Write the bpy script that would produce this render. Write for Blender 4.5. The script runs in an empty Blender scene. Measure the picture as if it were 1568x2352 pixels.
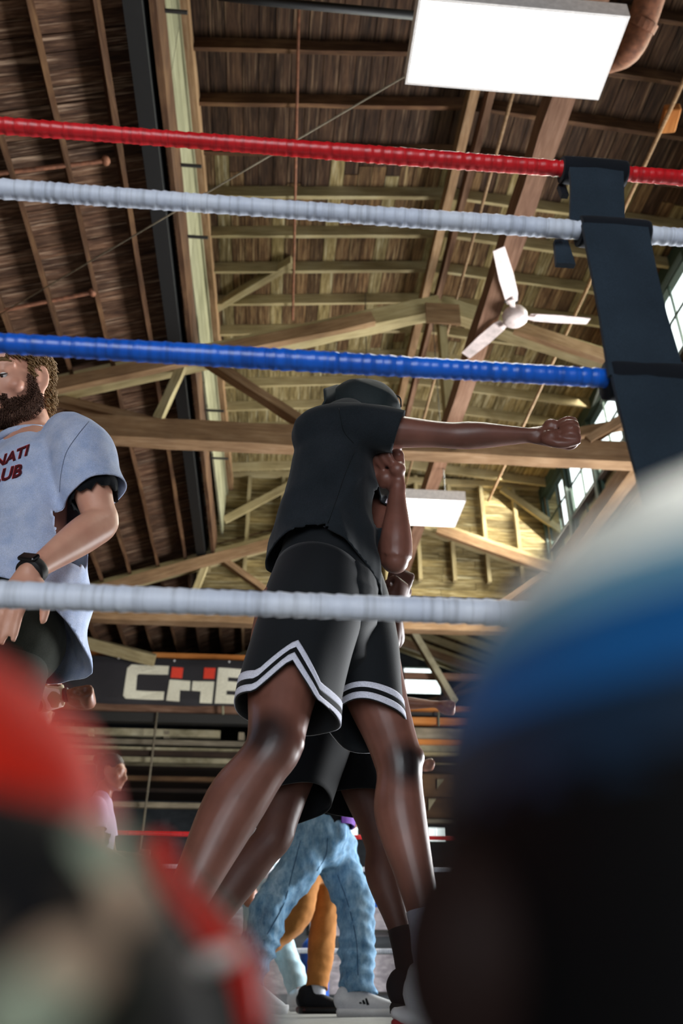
import bpy, bmesh, math, random
import numpy as np
from mathutils import Vector, Matrix, noise
from mathutils.bvhtree import BVHTree
random.seed(7)
S = bpy.context.scene
COL = S.collection
PI = math.pi

# ------------------------------------------------------------------ camera
FPX = 1940.0                      # focal length in pixels of the 1568 x 2352 frame
PITCH, YAW, CAMH = math.radians(30.0), math.radians(5.0), 0.075
cam = bpy.data.cameras.new('camera')
cam.sensor_fit = 'VERTICAL'; cam.sensor_height = 36.0; cam.sensor_width = 24.0
cam.lens = 36.0 * FPX / 2352.0
cam.clip_start = 0.01
cam.dof.use_dof = True
cam.dof.focus_distance = 2.25
cam.dof.aperture_fstop = 3.6
camo = bpy.data.objects.new('camera', cam); COL.objects.link(camo)
camo.location = (0, 0, CAMH)
camo.rotation_euler = (PI/2 + PITCH, 0, -YAW)
S.camera = camo
# ------------------------------------------------------------------ world, lights, exposure
W = bpy.data.worlds.new('overcast'); S.world = W; W.use_nodes = True
W.node_tree.nodes['Background'].inputs[0].default_value = (0.93, 0.97, 1.0, 1)
W.node_tree.nodes['Background'].inputs[1].default_value = 2.2
def area(name, loc, target, sx, sy, power, col):
    l = bpy.data.lights.new(name, 'AREA'); l.shape = 'RECTANGLE'; l.size = sx; l.size_y = sy
    l.energy = power; l.color = col
    o = bpy.data.objects.new(name, l); COL.objects.link(o)
    o.location = loc
    o.rotation_euler = (Vector(target) - Vector(loc)).to_track_quat('-Z', 'Y').to_euler()
    return o
# daylight at clerestory and back windows; lamps at unseen doors added as fill
sky_l = area('daylight_clerestory', (5.7, 9.2, 7.9), (0.0, 7.6, 2.6), 9.0, 1.6, 1500, (1.0, 0.97, 0.84)); sky_l.data.spread = math.radians(130)
area('unseen_door_fill', (-1.2, -6.3, 1.2), (-0.3, 3, 1.6), 5.0, 4.0, 190, (0.86, 0.92, 1.0))
area('unseen_right_door_fill', (7.9, 8.0, 1.0), (0, 7.0, 1.2), 4.6, 3.6, 1700, (0.96, 0.98, 1.0))
S.view_settings.view_transform = 'Standard'; S.view_settings.look = 'None'
S.view_settings.gamma = 1.0; S.view_settings.use_curve_mapping = False
S.view_settings.exposure = 0.38
cy = S.cycles
cy.use_denoising = True; cy.max_bounces = 6; cy.diffuse_bounces = 4; cy.glossy_bounces = 3
cy.transparent_max_bounces = 8; cy.transmission_bounces = 3; cy.caustics_reflective = False; cy.caustics_refractive = False
cy.sample_clamp_indirect = 6.0

# ------------------------------------------------------------------ measuring: a pixel of the photograph and a depth give a point of the hall
def ray(px, py):
    a = (px-784)/FPX; b = (1176-py)/FPX
    up = b*math.cos(PITCH)+math.sin(PITCH); fw = math.cos(PITCH)-b*math.sin(PITCH)
    return Vector((a*math.cos(YAW)+fw*math.sin(YAW), fw*math.cos(YAW)-a*math.sin(YAW), up))
CAMP = Vector((0, 0, CAMH))
def at(px, py, Y): r = ray(px, py); return CAMP + r*(Y/r.y)
def atx(px, py, X): r = ray(px, py); return CAMP + r*(X/r.x)
def atz(px, py, Z): r = ray(px, py); return CAMP + r*((Z-CAMH)/r.z)

# ------------------------------------------------------------------ materials
def lin(h):
    h = h.lstrip('#'); o = []
    for i in (0, 2, 4):
        c = int(h[i:i+2], 16)/255; o.append(c/12.92 if c <= .04045 else ((c+.055)/1.055)**2.4)
    return (o[0], o[1], o[2], 1)
class NT:
    def __init__(s, name):
        s.m = bpy.data.materials.new(name); s.m.use_nodes = True
        s.t = s.m.node_tree; s.b = s.t.nodes['Principled BSDF']; s.out = s.t.nodes['Material Output']
    def n(s, typ, **kw):
        q = s.t.nodes.new(typ)
        for k, v in kw.items():
            if k.startswith('i_'): q.inputs[k[2:].replace('_', ' ')].default_value = v
            else: setattr(q, k, v)
        return q
    def l(s, a, b): s.t.links.new(a, b)
    def ramp(s, fac, stops):
        r = s.n('ShaderNodeValToRGB'); e = r.color_ramp.elements
        while len(e) > 1: e.remove(e[0])
        e[0].position = stops[0][0]; e[0].color = stops[0][1]
        for p, c in stops[1:]:
            q = e.new(p); q.color = c
        s.l(fac, r.inputs[0]); return r.outputs[0]
    def mix(s, fac, a, b, mode='MIX'):
        m = s.n('ShaderNodeMix', data_type='RGBA', blend_type=mode)
        for sock, v in ((m.inputs[0], fac), (m.inputs[6], a), (m.inputs[7], b)):
            if hasattr(v, 'links'): s.l(v, sock)
            else: sock.default_value = v
        return m.outputs[2]
    def coords(s, scale=(1, 1, 1), rnd=True, kind='Object'):
        tc = s.n('ShaderNodeTexCoord'); mp = s.n('ShaderNodeMapping'); mp.inputs['Scale'].default_value = scale
        s.l(tc.outputs[kind], mp.inputs['Vector'])
        if rnd:
            oi = s.n('ShaderNodeObjectInfo'); mu = s.n('ShaderNodeMath', operation='MULTIPLY'); mu.inputs[1].default_value = 37.0
            s.l(oi.outputs['Random'], mu.inputs[0]); s.l(mu.outputs[0], mp.inputs['Location']); s.rnd = oi.outputs['Random']
        return mp.outputs[0]
    def noise(s, vec, scale, detail=3, rough=.55):
        q = s.n('ShaderNodeTexNoise'); q.inputs['Scale'].default_value = scale; q.inputs['Detail'].default_value = detail
        q.inputs['Roughness'].default_value = rough; s.l(vec, q.inputs['Vector']); return q.outputs['Fac']
    def bump(s, h, strength=.3, dist=.01):
        b = s.n('ShaderNodeBump'); b.inputs['Strength'].default_value = strength; b.inputs['Distance'].default_value = dist
        s.l(h, b.inputs['Height']); s.l(b.outputs[0], s.b.inputs['Normal'])
    def base(s, c, rough=.6, spec=.4, metal=0):
        if hasattr(c, 'links'): s.l(c, s.b.inputs['Base Color'])
        else: s.b.inputs['Base Color'].default_value = c
        s.b.inputs['Roughness'].default_value = rough; s.b.inputs['Specular IOR Level'].default_value = spec
        s.b.inputs['Metallic'].default_value = metal
        return s.m
def lw(h): c = lin(h); return (c[0]*.76, c[1]*.76, c[2]*.77, 1)
def wood(name, dark, mid, light, grain=(1.2, 14, 14), rough=.85, wear=.5):
    k = NT(name); v = k.coords(grain); n1 = k.noise(v, 2.2, 6, .65)
    v2 = k.coords((.9, .9, .9)); n2 = k.noise(v2, 1.6, 3)
    c = k.ramp(n1, [(.28, lw(dark)), (.5, lw(mid)), (.74, lw(light))])
    d = k.mix(.55, c, k.ramp(n2, [(.3, lw(dark)), (.55, lw(mid)), (.8, lw(light))]))
    r = k.ramp(k.rnd, [(0, (.62, .6, .58, 1)), (1, (1.25, 1.2, 1.12, 1))])
    e = k.mix(wear, d, k.mix(1.0, d, r, 'MULTIPLY'))
    k.bump(n1, .5, .006); return k.base(e, rough, .2)
def cloth(name, col, col2=None, scale=260, rough=.9, bump=.25, spec=.15, blotch=9.0):
    k = NT(name); v = k.coords((1, 1, 1), False); n1 = k.noise(v, scale, 2); n2 = k.noise(v, blotch, 3)
    c2 = lin(col2 or col)
    c = k.mix(k.ramp(n2, [(.3, (0, 0, 0, 1)), (.7, (1, 1, 1, 1))]), lin(col), c2)
    sp = k.ramp(n1, [(.3, (.8, .8, .8, 1)), (.7, (1.12, 1.12, 1.12, 1))])
    k.bump(n1, bump, .0006); m = k.base(k.mix(1.0, c, sp, 'MULTIPLY'), rough, spec)
    k.b.inputs['Sheen Weight'].default_value = .08; return m
def skin(name, a, b, rough=.42, spec=.5, spots=()):
    k = NT(name); v = k.coords((1, 1, 1), False); n1 = k.noise(v, 11, 3); n2 = k.noise(v, 170, 2)
    c = k.mix(k.ramp(n1, [(.3, (0, 0, 0, 1)), (.7, (1, 1, 1, 1))]), lin(a), lin(b))
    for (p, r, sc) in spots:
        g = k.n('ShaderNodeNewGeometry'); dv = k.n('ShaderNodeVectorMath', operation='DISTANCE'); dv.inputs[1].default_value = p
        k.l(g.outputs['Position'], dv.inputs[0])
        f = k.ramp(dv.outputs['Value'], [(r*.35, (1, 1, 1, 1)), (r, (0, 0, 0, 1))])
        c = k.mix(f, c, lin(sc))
    k.bump(n2, .12, .0008); m = k.base(c, rough, spec)
    return m
def plain(name, col, rough=.5, spec=.5, metal=0, var=.12, scale=30, bump=.1):
    k = NT(name); v = k.coords((1, 1, 1), False); n1 = k.noise(v, scale, 3)
    c = lin(col); lo = tuple(x*(1-var) for x in c[:3])+(1,); hi = tuple(min(1, x*(1+var)) for x in c[:3])+(1,)
    k.bump(n1, bump, .002); return k.base(k.ramp(n1, [(.3, lo), (.7, hi)]), rough, spec, metal)
def glow(name, col, strength):
    k = NT(name); k.b.inputs['Emission Color'].default_value = lin(col); k.b.inputs['Emission Strength'].default_value = strength
    return k.base(lin('#f4f4f0'), .4)
def streaked(name, dark, mid, light, streak, grain, amt=.75):
    """rough-sawn board with pale worn streaks along the grain"""
    k = NT(name); v = k.coords(grain); n1 = k.noise(v, 2.2, 6, .65); n3 = k.noise(k.coords((grain[0]*.6, grain[1]*1.3, grain[2]*1.3)), 1.7, 4, .6)
    c = k.ramp(n1, [(.28, lw(dark)), (.5, lw(mid)), (.74, lw(light))])
    r = k.ramp(k.rnd, [(0, (.55, .53, .5, 1)), (1, (1.3, 1.25, 1.18, 1))]); d = k.mix(.85, c, k.mix(1.0, c, r, 'MULTIPLY'))
    f = k.ramp(n3, [(.56, (0, 0, 0, 1)), (.68, (amt, amt, amt, 1))]); e = k.mix(f, d, lw(streak))
    k.bump(n1, .5, .006); return k.base(e, .85, .2)
M = {}
M['rafter'] = wood('rafter_timber', '#2c1c12', '#553a26', '#8a6a48')
M['roofboard'] = streaked('roof_board_brown', '#21150e', '#553c2c', '#8a6c55', '#b3977d', (1.5, 15, 15))
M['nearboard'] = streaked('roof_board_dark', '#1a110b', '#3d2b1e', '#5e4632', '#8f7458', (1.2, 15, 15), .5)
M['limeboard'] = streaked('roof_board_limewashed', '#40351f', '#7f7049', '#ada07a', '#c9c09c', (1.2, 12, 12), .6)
M['midboard'] = streaked('roof_board_mid', '#291c12', '#5f472e', '#8d7350', '#b49c70', (1.2, 14, 14), .6)
M['lime'] = wood('limewashed_timber', '#77694a', '#a99a72', '#cfc6a2')
M['tan'] = wood('tan_timber', '#5f4833', '#927354', '#bda283')
M['red'] = wood('red_brown_timber', '#54382a', '#84634e', '#ab8a74')
M['palegreen'] = wood('pale_green_board', '#6b6a52', '#918f74', '#b0ae94')
M['orange'] = wood('orange_pine', '#9c5a24', '#c67c3c', '#dd9c5c')
M['greywood'] = wood('grey_board', '#4a443a', '#857b68', '#b5aa92')
M['darkwood'] = wood('dark_board', '#17110d', '#2c211a', '#453628')
M['plaster'] = wood('stained_plaster', '#5e5740', '#a89f80', '#cfc8ac', (2, 3, 3))
M['steel'] = plain('dark_steel', '#3b3a38', .5, .5, .6)
M['whitemetal'] = plain('white_enamel', '#d9d4d0', .4, .5)
M['fanwhite'] = plain('dusty_fan_enamel', '#cdbdb8', .5, .4, 0, .25, 12)
M['rust'] = plain('rusty_pipe', '#6e4632', .75, .3, .1, .4, 18)
M['frame'] = plain('dark_green_frame', '#2b3b35', .6, .3)
M['black'] = plain('black_rubber', '#131313', .6, .4)
M['concrete'] = plain('concrete_floor', '#6b6760', .8, .3, 0, .2, 4)
M['canvas'] = plain('ring_canvas', '#8e908e', .8, .2, 0, .12, 14)
M['apron'] = plain('ring_apron', '#222a44', .7, .3)
M['wallgrey'] = wood('grey_painted_boards', '#26292c', '#3d4246', '#555a5e', (1, 8, 8))
M['wallwood'] = wood('brown_wall_boards', '#3a2a1c', '#5e452e', '#7d6246', (1, 8, 8))
M['lamp'] = glow('lamp_diffuser', '#fffdf2', 14.0)
def pane_mat():
    k = NT('dusty_window_glass'); tr = k.n('ShaderNodeBsdfTransparent'); tr.inputs[0].default_value = (.93, .97, .95, 1)
    gl = k.n('ShaderNodeBsdfGlossy'); gl.inputs['Roughness'].default_value = .08
    mx = k.n('ShaderNodeMixShader'); v = k.coords(); nf = k.noise(v, 3, 3)
    f = k.n('ShaderNodeMath', operation='MULTIPLY'); f.inputs[1].default_value = .16; k.l(nf, f.inputs[0])
    k.l(f.outputs[0], mx.inputs[0]); k.l(tr.outputs[0], mx.inputs[1]); k.l(gl.outputs[0], mx.inputs[2]); k.l(mx.outputs[0], k.out.inputs[0])
    return k.m
M['pane'] = pane_mat()

# ------------------------------------------------------------------ object helpers
def wm(o):
    return (wm(o.parent) @ o.matrix_parent_inverse @ o.matrix_basis) if o.parent else o.matrix_basis.copy()
def tag(o, label=None, cat=None, group=None, kind=None):
    for k, v in (('label', label), ('category', cat), ('group', group), ('kind', kind)):
        if v: o[k] = v
    return o
def link(name, me, m=None, parent=None, mw=None):
    o = bpy.data.objects.new(name, me); COL.objects.link(o)
    if m is not None and me is not None and not me.materials: me.materials.append(m)
    if parent is not None:
        o.parent = parent; o.matrix_parent_inverse = wm(parent).inverted()
    if mw is not None: o.matrix_basis = mw
    return o
def thing(name, loc, label, cat, group=None, kind=None):
    o = bpy.data.objects.new(name, None); COL.objects.link(o); o.empty_display_size = .1
    o.matrix_basis = Matrix.Translation(Vector(loc)); return tag(o, label, cat, group, kind)
def setting(name, loc=(0, 0, 0)):
    return tag(thing(name, loc, None, None), kind='structure')
def from_bm(bm, smooth=False):
    bmesh.ops.recalc_face_normals(bm, faces=bm.faces)
    me = bpy.data.meshes.new('m'); bm.to_mesh(me); bm.free()
    if smooth: me.polygons.foreach_set('use_smooth', [True]*len(me.polygons))
    return me
_box = {}
def boxmesh(l, w, h, bev=0, key=None, rough=0):
    k = (round(l, 3), round(w, 3), round(h, 3), round(bev, 4), key)
    if k in _box: return _box[k]
    bm = bmesh.new(); bmesh.ops.create_cube(bm, size=1.0)
    for v in bm.verts: v.co = (v.co.x*l, v.co.y*w, v.co.z*h)
    if rough:
        n = max(2, int(l/.5))
        bmesh.ops.subdivide_edges(bm, edges=[e for e in bm.edges if abs(e.verts[0].co.x-e.verts[1].co.x) > l*.9], cuts=n)
        for v in bm.verts:
            v.co.y += random.uniform(-1, 1)*rough; v.co.z += random.uniform(-1, 1)*rough
    if bev: bmesh.ops.bevel(bm, geom=list(bm.edges), offset=bev, segments=1, affect='EDGES')
    me = from_bm(bm); _box[k] = me; return me
def basis(p0, p1, up=(0, 0, 1)):
    p0, p1 = Vector(p0), Vector(p1); x = (p1-p0).normalized(); u = Vector(up)
    y = u.cross(x)
    if y.length < 1e-4: y = Vector((0, 1, 0)).cross(x)
    y.normalize(); z = x.cross(y)
    return Matrix(((x.x, y.x, z.x, (p0.x+p1.x)/2), (x.y, y.y, z.y, (p0.y+p1.y)/2), (x.z, y.z, z.z, (p0.z+p1.z)/2), (0, 0, 0, 1)))
def beam(name, p0, p1, w, h, m, parent=None, up=(0, 0, 1), bev=0, rough=0, key=None):
    """a timber from p0 to p1, w wide across, h along up"""
    L = (Vector(p1)-Vector(p0)).length
    me = boxmesh(L, w, h, bev, (m.name, key, random.randint(0, 3) if rough else 0), rough)
    return link(name, me, m, parent, basis(p0, p1, up))
def box(name, x0, x1, y0, y1, z0, z1, m, parent=None, bev=0):
    me = boxmesh(x1-x0, y1-y0, z1-z0, bev, m.name)
    return link(name, me, m, parent, Matrix.Translation(((x0+x1)/2, (y0+y1)/2, (z0+z1)/2)))
# lofts ---------------------------------------------------------------
def catmull(P, m):
    P = np.asarray(P, float); K = len(P)
    if K == 2: t = np.linspace(0, 1, m+1)[:, None]; return P[0]*(1-t)+P[1]*t
    Q = np.vstack([2*P[0]-P[1], P, 2*P[-1]-P[-2]]); out = []
    for i in range(K-1):
        p0, p1, p2, p3 = Q[i:i+4]
        for t in np.linspace(0, 1, m, endpoint=False):
            out.append(.5*((2*p1)+(-p0+p2)*t+(2*p0-5*p1+4*p2-p3)*t*t+(-p0+3*p1-3*p2+p3)*t**3))
    out.append(P[-1]); return np.array(out)
def rings(st, hint, n=18, m=5, sup=2.0):
    """st: (point, a, b): a is the half width along hint, b the half width across it"""
    A = catmull([list(p)+[a, b] for p, a, b in st], m)
    C = A[:, :3]; T = np.gradient(C, axis=0); T /= np.linalg.norm(T, axis=1)[:, None]+1e-12
    h = np.array(hint, float); R = []
    th = np.linspace(0, 2*PI, n, endpoint=False); c, s = np.cos(th), np.sin(th)
    if sup != 2.0:
        c, s = np.sign(c)*np.abs(c)**(2/sup), np.sign(s)*np.abs(s)**(2/sup)
    for i in range(len(C)):
        u = h-(h@T[i])*T[i]; L = np.linalg.norm(u)
        u = u/L if L > 1e-6 else np.array([1., 0, 0]); v = np.cross(T[i], u)
        R.append(C[i]+np.outer(c*max(A[i, 3], 1e-4), u)+np.outer(s*max(A[i, 4], 1e-4), v))
    return np.array(R), C, T
def add_rings(bm, R, caps=None):
    V = [[bm.verts.new(p) for p in r] for r in R]; n = len(V[0])
    for i in range(len(V)-1):
        for j in range(n):
            bm.faces.new((V[i][j], V[i][(j+1) % n], V[i+1][(j+1) % n], V[i+1][j]))
    if caps:
        for side, r, c in ((0, V[0], caps[0]), (1, V[-1], caps[1])):
            if c is None: continue
            q = bm.verts.new(c)
            for j in range(n):
                f = (r[j], q, r[(j+1) % n]) if side == 0 else (r[j], r[(j+1) % n], q)
                bm.faces.new(f)
def tube(bm, st, hint=(0, 0, 1), n=16, m=5, dome=True, sup=2.0, closed=True):
    R, C, T = rings(st, hint, n, m, sup)
    if not closed: add_rings(bm, R); return
    if dome:
        r0 = min(st[0][1], st[0][2]); r1 = min(st[-1][1], st[-1][2])
        pre = [C[0]-T[0]*o*r0+(R[0]-C[0])*s for o, s in ((.85, .5), (.5, .866))]
        post = [C[-1]+T[-1]*o*r1+(R[-1]-C[-1])*s for o, s in ((.5, .866), (.85, .5))]
        R = np.concatenate([np.array(pre), R, np.array(post)])
        add_rings(bm, R, (C[0]-T[0]*r0, C[-1]+T[-1]*r1))
    else: add_rings(bm, R, (C[0], C[-1]))
def rod(bm, pts, r, n=8, m=1, hint=None):
    p = [Vector(q) for q in pts]; h = hint or ((0, 0, 1) if abs((p[-1]-p[0]).normalized().z) < .9 else (1, 0, 0))
    tube(bm, [(q, r, r) for q in p], h, n, m, dome=False)
def ball(bm, c, r, rot=None, n=12):
    r = (r, r, r) if not hasattr(r, '__len__') else r
    mt = (rot.to_3x3() if rot is not None else Matrix.Identity(3)); c = Vector(c); w = 2*n; R = []
    f = lambda x, y, z: c+mt @ Vector((x*r[0], y*r[1], z*r[2]))
    for i in range(1, n):
        ph = PI*i/n; s_, z = math.sin(ph), -math.cos(ph)
        R.append([f(s_*math.cos(2*PI*j/w), s_*math.sin(2*PI*j/w), z) for j in range(w)])
    add_rings(bm, R, (f(0, 0, -1), f(0, 0, 1)))
TMP = bpy.data.scenes.new('workshop')      # a bench for fusing meshes, removed at the end
def remesh(bm, voxel, smooth=4, fac=.5):
    bmesh.ops.recalc_face_normals(bm, faces=bm.faces)
    me = bpy.data.meshes.new('tmp'); bm.to_mesh(me); bm.free()
    o = bpy.data.objects.new('tmp', me); TMP.collection.objects.link(o)
    r = o.modifiers.new('r', 'REMESH'); r.mode = 'VOXEL'; r.voxel_size = voxel; r.use_smooth_shade = True
    if smooth:
        s = o.modifiers.new('s', 'SMOOTH'); s.factor = fac; s.iterations = smooth
    TMP.view_layers[0].update(); dg = TMP.view_layers[0].depsgraph
    out = bpy.data.meshes.new_from_object(o.evaluated_get(dg))
    bpy.data.objects.remove(o); bpy.data.meshes.remove(me)
    out.polygons.foreach_set('use_smooth', [True]*len(out.polygons)); return out
def displace(me, fn):
    n = len(me.vertices); co = np.empty(n*3, np.float32); no = np.empty(n*3, np.float32)
    me.vertices.foreach_get('co', co); me.vertex_normals.foreach_get('vector', no)
    co = co.reshape(-1, 3); no = no.reshape(-1, 3)
    d = np.array([fn(Vector(p)) or 0.0 for p in co.tolist()], np.float32)
    co += no*d[:, None]; me.vertices.foreach_set('co', co.ravel()); me.update()
def cut(me, cuts, thick=None):
    """open a cloth at planes: (point, outward normal, reach, optional test on a face centre)"""
    bm = bmesh.new(); bm.from_mesh(me)
    for cc in cuts:
        p, nrm, rad = Vector(cc[0]), Vector(cc[1]).normalized(), cc[2]; test = cc[3] if len(cc) > 3 else None
        fs = []
        for f in bm.faces:
            q = f.calc_center_median()
            if (q-p).length < rad and (test is None or test(q)): fs.append(f)
        g = set(fs)
        for f in fs: g.update(f.edges); g.update(f.verts)
        bmesh.ops.bisect_plane(bm, geom=list(g), plane_co=p, plane_no=nrm, clear_outer=True)
    bm.to_mesh(me); bm.free(); return me
def near_axis(p, d, r):
    p, d = Vector(p), Vector(d).normalized()
    return lambda q: ((q-p)-d*(q-p).dot(d)).length < r
def solid(o, t):
    s = o.modifiers.new('thickness', 'SOLIDIFY'); s.thickness = t; s.offset = -1; return o
def fold(p, dirv, freq, amp, warp=2.0, seed=0.0, pw=1.0):
    """ridge-like crease field running across dirv"""
    q = Vector(p); w = noise.noise(q*warp*3+Vector((seed, 0, 0)))
    s = q.dot(Vector(dirv))*freq+w*1.6+seed
    a = .5+.5*noise.noise(q*warp*2+Vector((0, seed*3.1, 5)))
    k = abs(math.sin(s)); return amp*(1-k**pw*1.6)*a
def wrinkle(p, sc, amp, seed=0): return amp*noise.noise(Vector(p)*sc+Vector((seed, seed, 0)))
print('helpers ok')

# ================================================================== THE HALL
XR = 1.98                                  # ridge
def chord_z(x): return 7.72-.36*abs(x-XR)  # underside of a truss's top chords
def roof_z(x): return 8.18-.36*abs(x-XR)   # underside of the boards
YE = 13.42                                 # end of the raised monitor
def clx(y): return -1.11+.022*(y-3)          # left side of the monitor
XL, XW, YB, YF = -4.3, 8.0, 20.0, -6.6
floor = tag(box('floor', XL-.2, XW+.2, YF, YB+.2, -1.2, -1.0, M['concrete']), kind='structure')

# trusses ------------------------------------------------------------
tl = ['dark wooden roof truss just above the top edge of the photo', 'weathered wooden gable truss crossing behind the extended fist and ceiling fan',
      'limewashed wooden truss under the end wall of the raised roof, beyond the second ceiling light', 'far wooden truss behind the black banner']
def truss(Y, i):
    t = thing('roof_truss', (XR, Y, 5.5), tl[i], 'roof truss', 'roof trusses')
    a, b = M['tan'], M['lime']
    beam('tie_beam', (-4.2, Y, 5.64), (7.9, Y, 5.64), .2, .28, M['tan'], t, rough=.008)
    for s, x1 in ((-1, -3.5), (1, 7.46)):
        z0, z1 = chord_z(XR)+.12, chord_z(x1)+.12
        beam('top_chord', (XR, Y, z0), (x1, Y, z1), .18, .25, b, t, rough=.008)
        beam('top_chord', (XR+s*.9, Y-.16, chord_z(XR+.9)+.02), (x1, Y-.16, z1-.1), .09, .17, M['tan'], t, rough=.008)
    def web(x0, z0, x1, z1, w=.13, m=None, dy=0): beam('strut', (x0, Y+dy, z0), (x1, Y+dy, z1), .1, w, m or M['lime'], t, up=(0, 1, 0), rough=.006)
    web(XR, 5.78, XR, 7.75, .16)
    web(-.95, 6.72, .35, 5.78, .16, M['tan'], -.04); web(4.9, 6.72, 3.6, 5.78, .16, M['tan'], -.04)
    web(-1.18, 6.65, -1.4, 5.78, .11, None, -.06); web(5.14, 6.65, 5.3, 5.78, .11, None, -.06)
    web(-2.75, 6.1, -1.35, 5.78, .13, M['tan'], .05); web(2.95, 5.82, 5.1, 6.42, .13, M['tan'], .08)
    for s in (-1, 1):
        bm = bmesh.new(); rod(bm, [(XR+s*.02, Y-.13, 5.55), (XR+s*.02, Y-.13, 5.75)], .025)
        link('bolt', from_bm(bm), M['steel'], t)
    box('gusset_plate', XR-.22, XR+.22, Y-.13, Y-.1, 7.45, 7.78, M['tan'], t)
    return t
for i, Y in enumerate((2.55, 8.0, 13.3, 18.7)): truss(Y, i)

# left slope: purlins along the hall, boards running up the slope -----
ceil_left = setting('ceiling', (0, 0, 6))
tag(ceil_left, 'brown boarded left slope of the roof with deep purlins')
sl = Vector((1, 0, .36)).normalized(); up_l = Vector((-.36, 0, 1)).normalized()
for i in range(9):
    x = -1.13-.455*i+0.005*i
    if x < -4.2: break
    y0 = .5 if i else YE+.1
    beam('purlin', (x, y0, roof_z(x)-.13), (x, YB, roof_z(x)-.13), .05, .25, M['rafter'], ceil_left, up=up_l, rough=.006, key='p')
for x in (-.67, -.21, .25, .71, 1.17, 1.63):
    beam('purlin', (x, YE+.1, roof_z(x)-.1), (x, YB, roof_z(x)-.1), .06, .18, M['tan'], ceil_left, up=up_l, rough=.006, key='q')
def board(par, p0, p1, w, m, up, var, key):
    j = random.uniform(-.006, .006); d = Vector(up)*j
    return beam('plank', Vector(p0)+d, Vector(p1)+d, w-.008, .022, m, par, up=up, key=(key, var))
y = .6; k = 0
while y < YB:
    w = .15
    xt = -1.2 if y < YE else XR
    dl = random.choice((0, .02, .04))
    board(ceil_left, (-4.3, y, roof_z(-4.3)+.012), (xt+dl, y, roof_z(xt+dl)+.012), w, M['roofboard'], up_l, k % 5, 'l'); y += w; k += 1
slab_l = tag(beam('roof_slab', (-4.6, 6.7, roof_z(-4.6)+.09), (-1.24, 6.7, roof_z(-1.24)+.09), 26.6, .06, M['darkwood'], None, up=up_l), kind='structure')
slab_l2 = tag(beam('roof_slab', (-1.25, 16.8, roof_z(-1.25)+.09), (XR, 16.8, roof_z(XR)+.09), 6.6, .06, M['darkwood'], None, up=up_l), kind='structure')
# right slope ---------------------------------------------------------
ceil_right = tag(setting('ceiling', (6, 0, 6)), 'right slope of the roof with rafters running down from the ridge')
up_r = Vector((.36, 0, 1)).normalized()
for i in range(11):
    yy = YE+.25+.6*i
    beam('rafter', (XR, yy, roof_z(XR)-.1), (7.9, yy, roof_z(7.9)-.1), .07, .17, M['lime'], ceil_right, up=up_r, rough=.006)
x = XR+.08
while x < 8.1:
    board(ceil_right, (x, YE+.06, roof_z(x)+.012), (x, YB, roof_z(x)+.012), .17, M['midboard'], up_r, int(x*9) % 4, 'r'); x += .17
x = 5.2
while x < 8.1:
    board(ceil_right, (x, .5, roof_z(x)+.012), (x, YE, roof_z(x)+.012), .24, M['midboard'], up_r, int(x*9) % 4, 's'); x += .24
tag(beam('roof_slab', (5.0, 6.7, roof_z(5.0)+.09), (8.3, 6.7, roof_z(8.3)+.09), 26.6, .06, M['darkwood'], None, up=up_r), kind='structure')
tag(beam('roof_slab', (XR, 16.8, roof_z(XR)+.09), (5.0, 16.8, roof_z(5.0)+.09), 6.6, .06, M['darkwood'], None, up=up_r), kind='structure')

# the raised monitor: rafters across, boards along the hall -----------
def mon_z(x): return 8.82-.1*abs(x-XR)
ceil_mon = tag(setting('ceiling', (XR, 6, 8.6)), 'raised middle roof of limewashed boards over cross rafters')
yy = .9
while yy < YE-.1:
    for s, x1 in ((-1, -1.15), (1, 5.1)):
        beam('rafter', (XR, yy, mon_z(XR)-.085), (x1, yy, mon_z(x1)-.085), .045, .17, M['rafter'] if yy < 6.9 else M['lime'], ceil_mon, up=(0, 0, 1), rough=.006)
    yy += .605
for s in (-1, 1):
    for k in range(19):
        x = XR+s*(.085+.17*k)
        ys = [.6, 3.9+random.uniform(-.6, .6), 6.8+random.uniform(-.5, .5), 9.9+random.uniform(-.5, .5), YE]
        for q in range(4):
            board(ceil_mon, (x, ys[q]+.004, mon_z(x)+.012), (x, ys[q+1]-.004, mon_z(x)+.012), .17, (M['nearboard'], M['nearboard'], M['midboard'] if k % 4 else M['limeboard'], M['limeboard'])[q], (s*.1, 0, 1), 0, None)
beam('ridge_beam', (XR-.09, .6, 8.5), (XR-.09, YE, 8.5), .1, .2, M['tan'], ceil_mon, rough=.006)
beam('ridge_beam', (XR+.09, .6, 8.5), (XR+.09, YE, 8.5), .07, .2, M['red'], ceil_mon, rough=.006)
tag(box('roof_slab', -1.4, 5.4, YF, YE+.1, 8.95, 9.02, M['darkwood']), kind='structure')
# left side of the monitor
wl = tag(setting('wall_left_monitor', (-1.2, 7, 7.5)), 'low boarded wall under the raised roof, pale green boards between two timbers')
beam('header_beam', (-1.155, .5, 7.0), (-1.08, YE, 7.0), .055, .46, M['rafter'], wl, rough=.006)
for k in range(6):
    a, b = .5+k*2.15, .5+(k+1)*2.15-.015
    for q in range(3):
        beam('plank', (clx(a)-.085, a, 7.4+q*.29), (clx(b)-.085, b, 7.4+q*.29), .03, .28, M['palegreen'], wl, key=k % 3)
beam('top_plate', (-1.25, .5, 8.33), (-.93, YE, 8.33), .19, .22, M['tan'], wl, rough=.008)
beam('batten', (clx(.5)-.07, .5, 8.15), (clx(YE)-.07, YE, 8.15), .05, .07, M['palegreen'], wl, rough=.004)
for yy in (4.1, 5.6, 6.5, 9.6, 10.8):
    bm = bmesh.new(); rod(bm, [(clx(yy)-.1, yy, 7.18), (clx(yy)+.16, yy, 7.18)], .018); link('bolt', from_bm(bm), M['steel'], wl)
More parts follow.
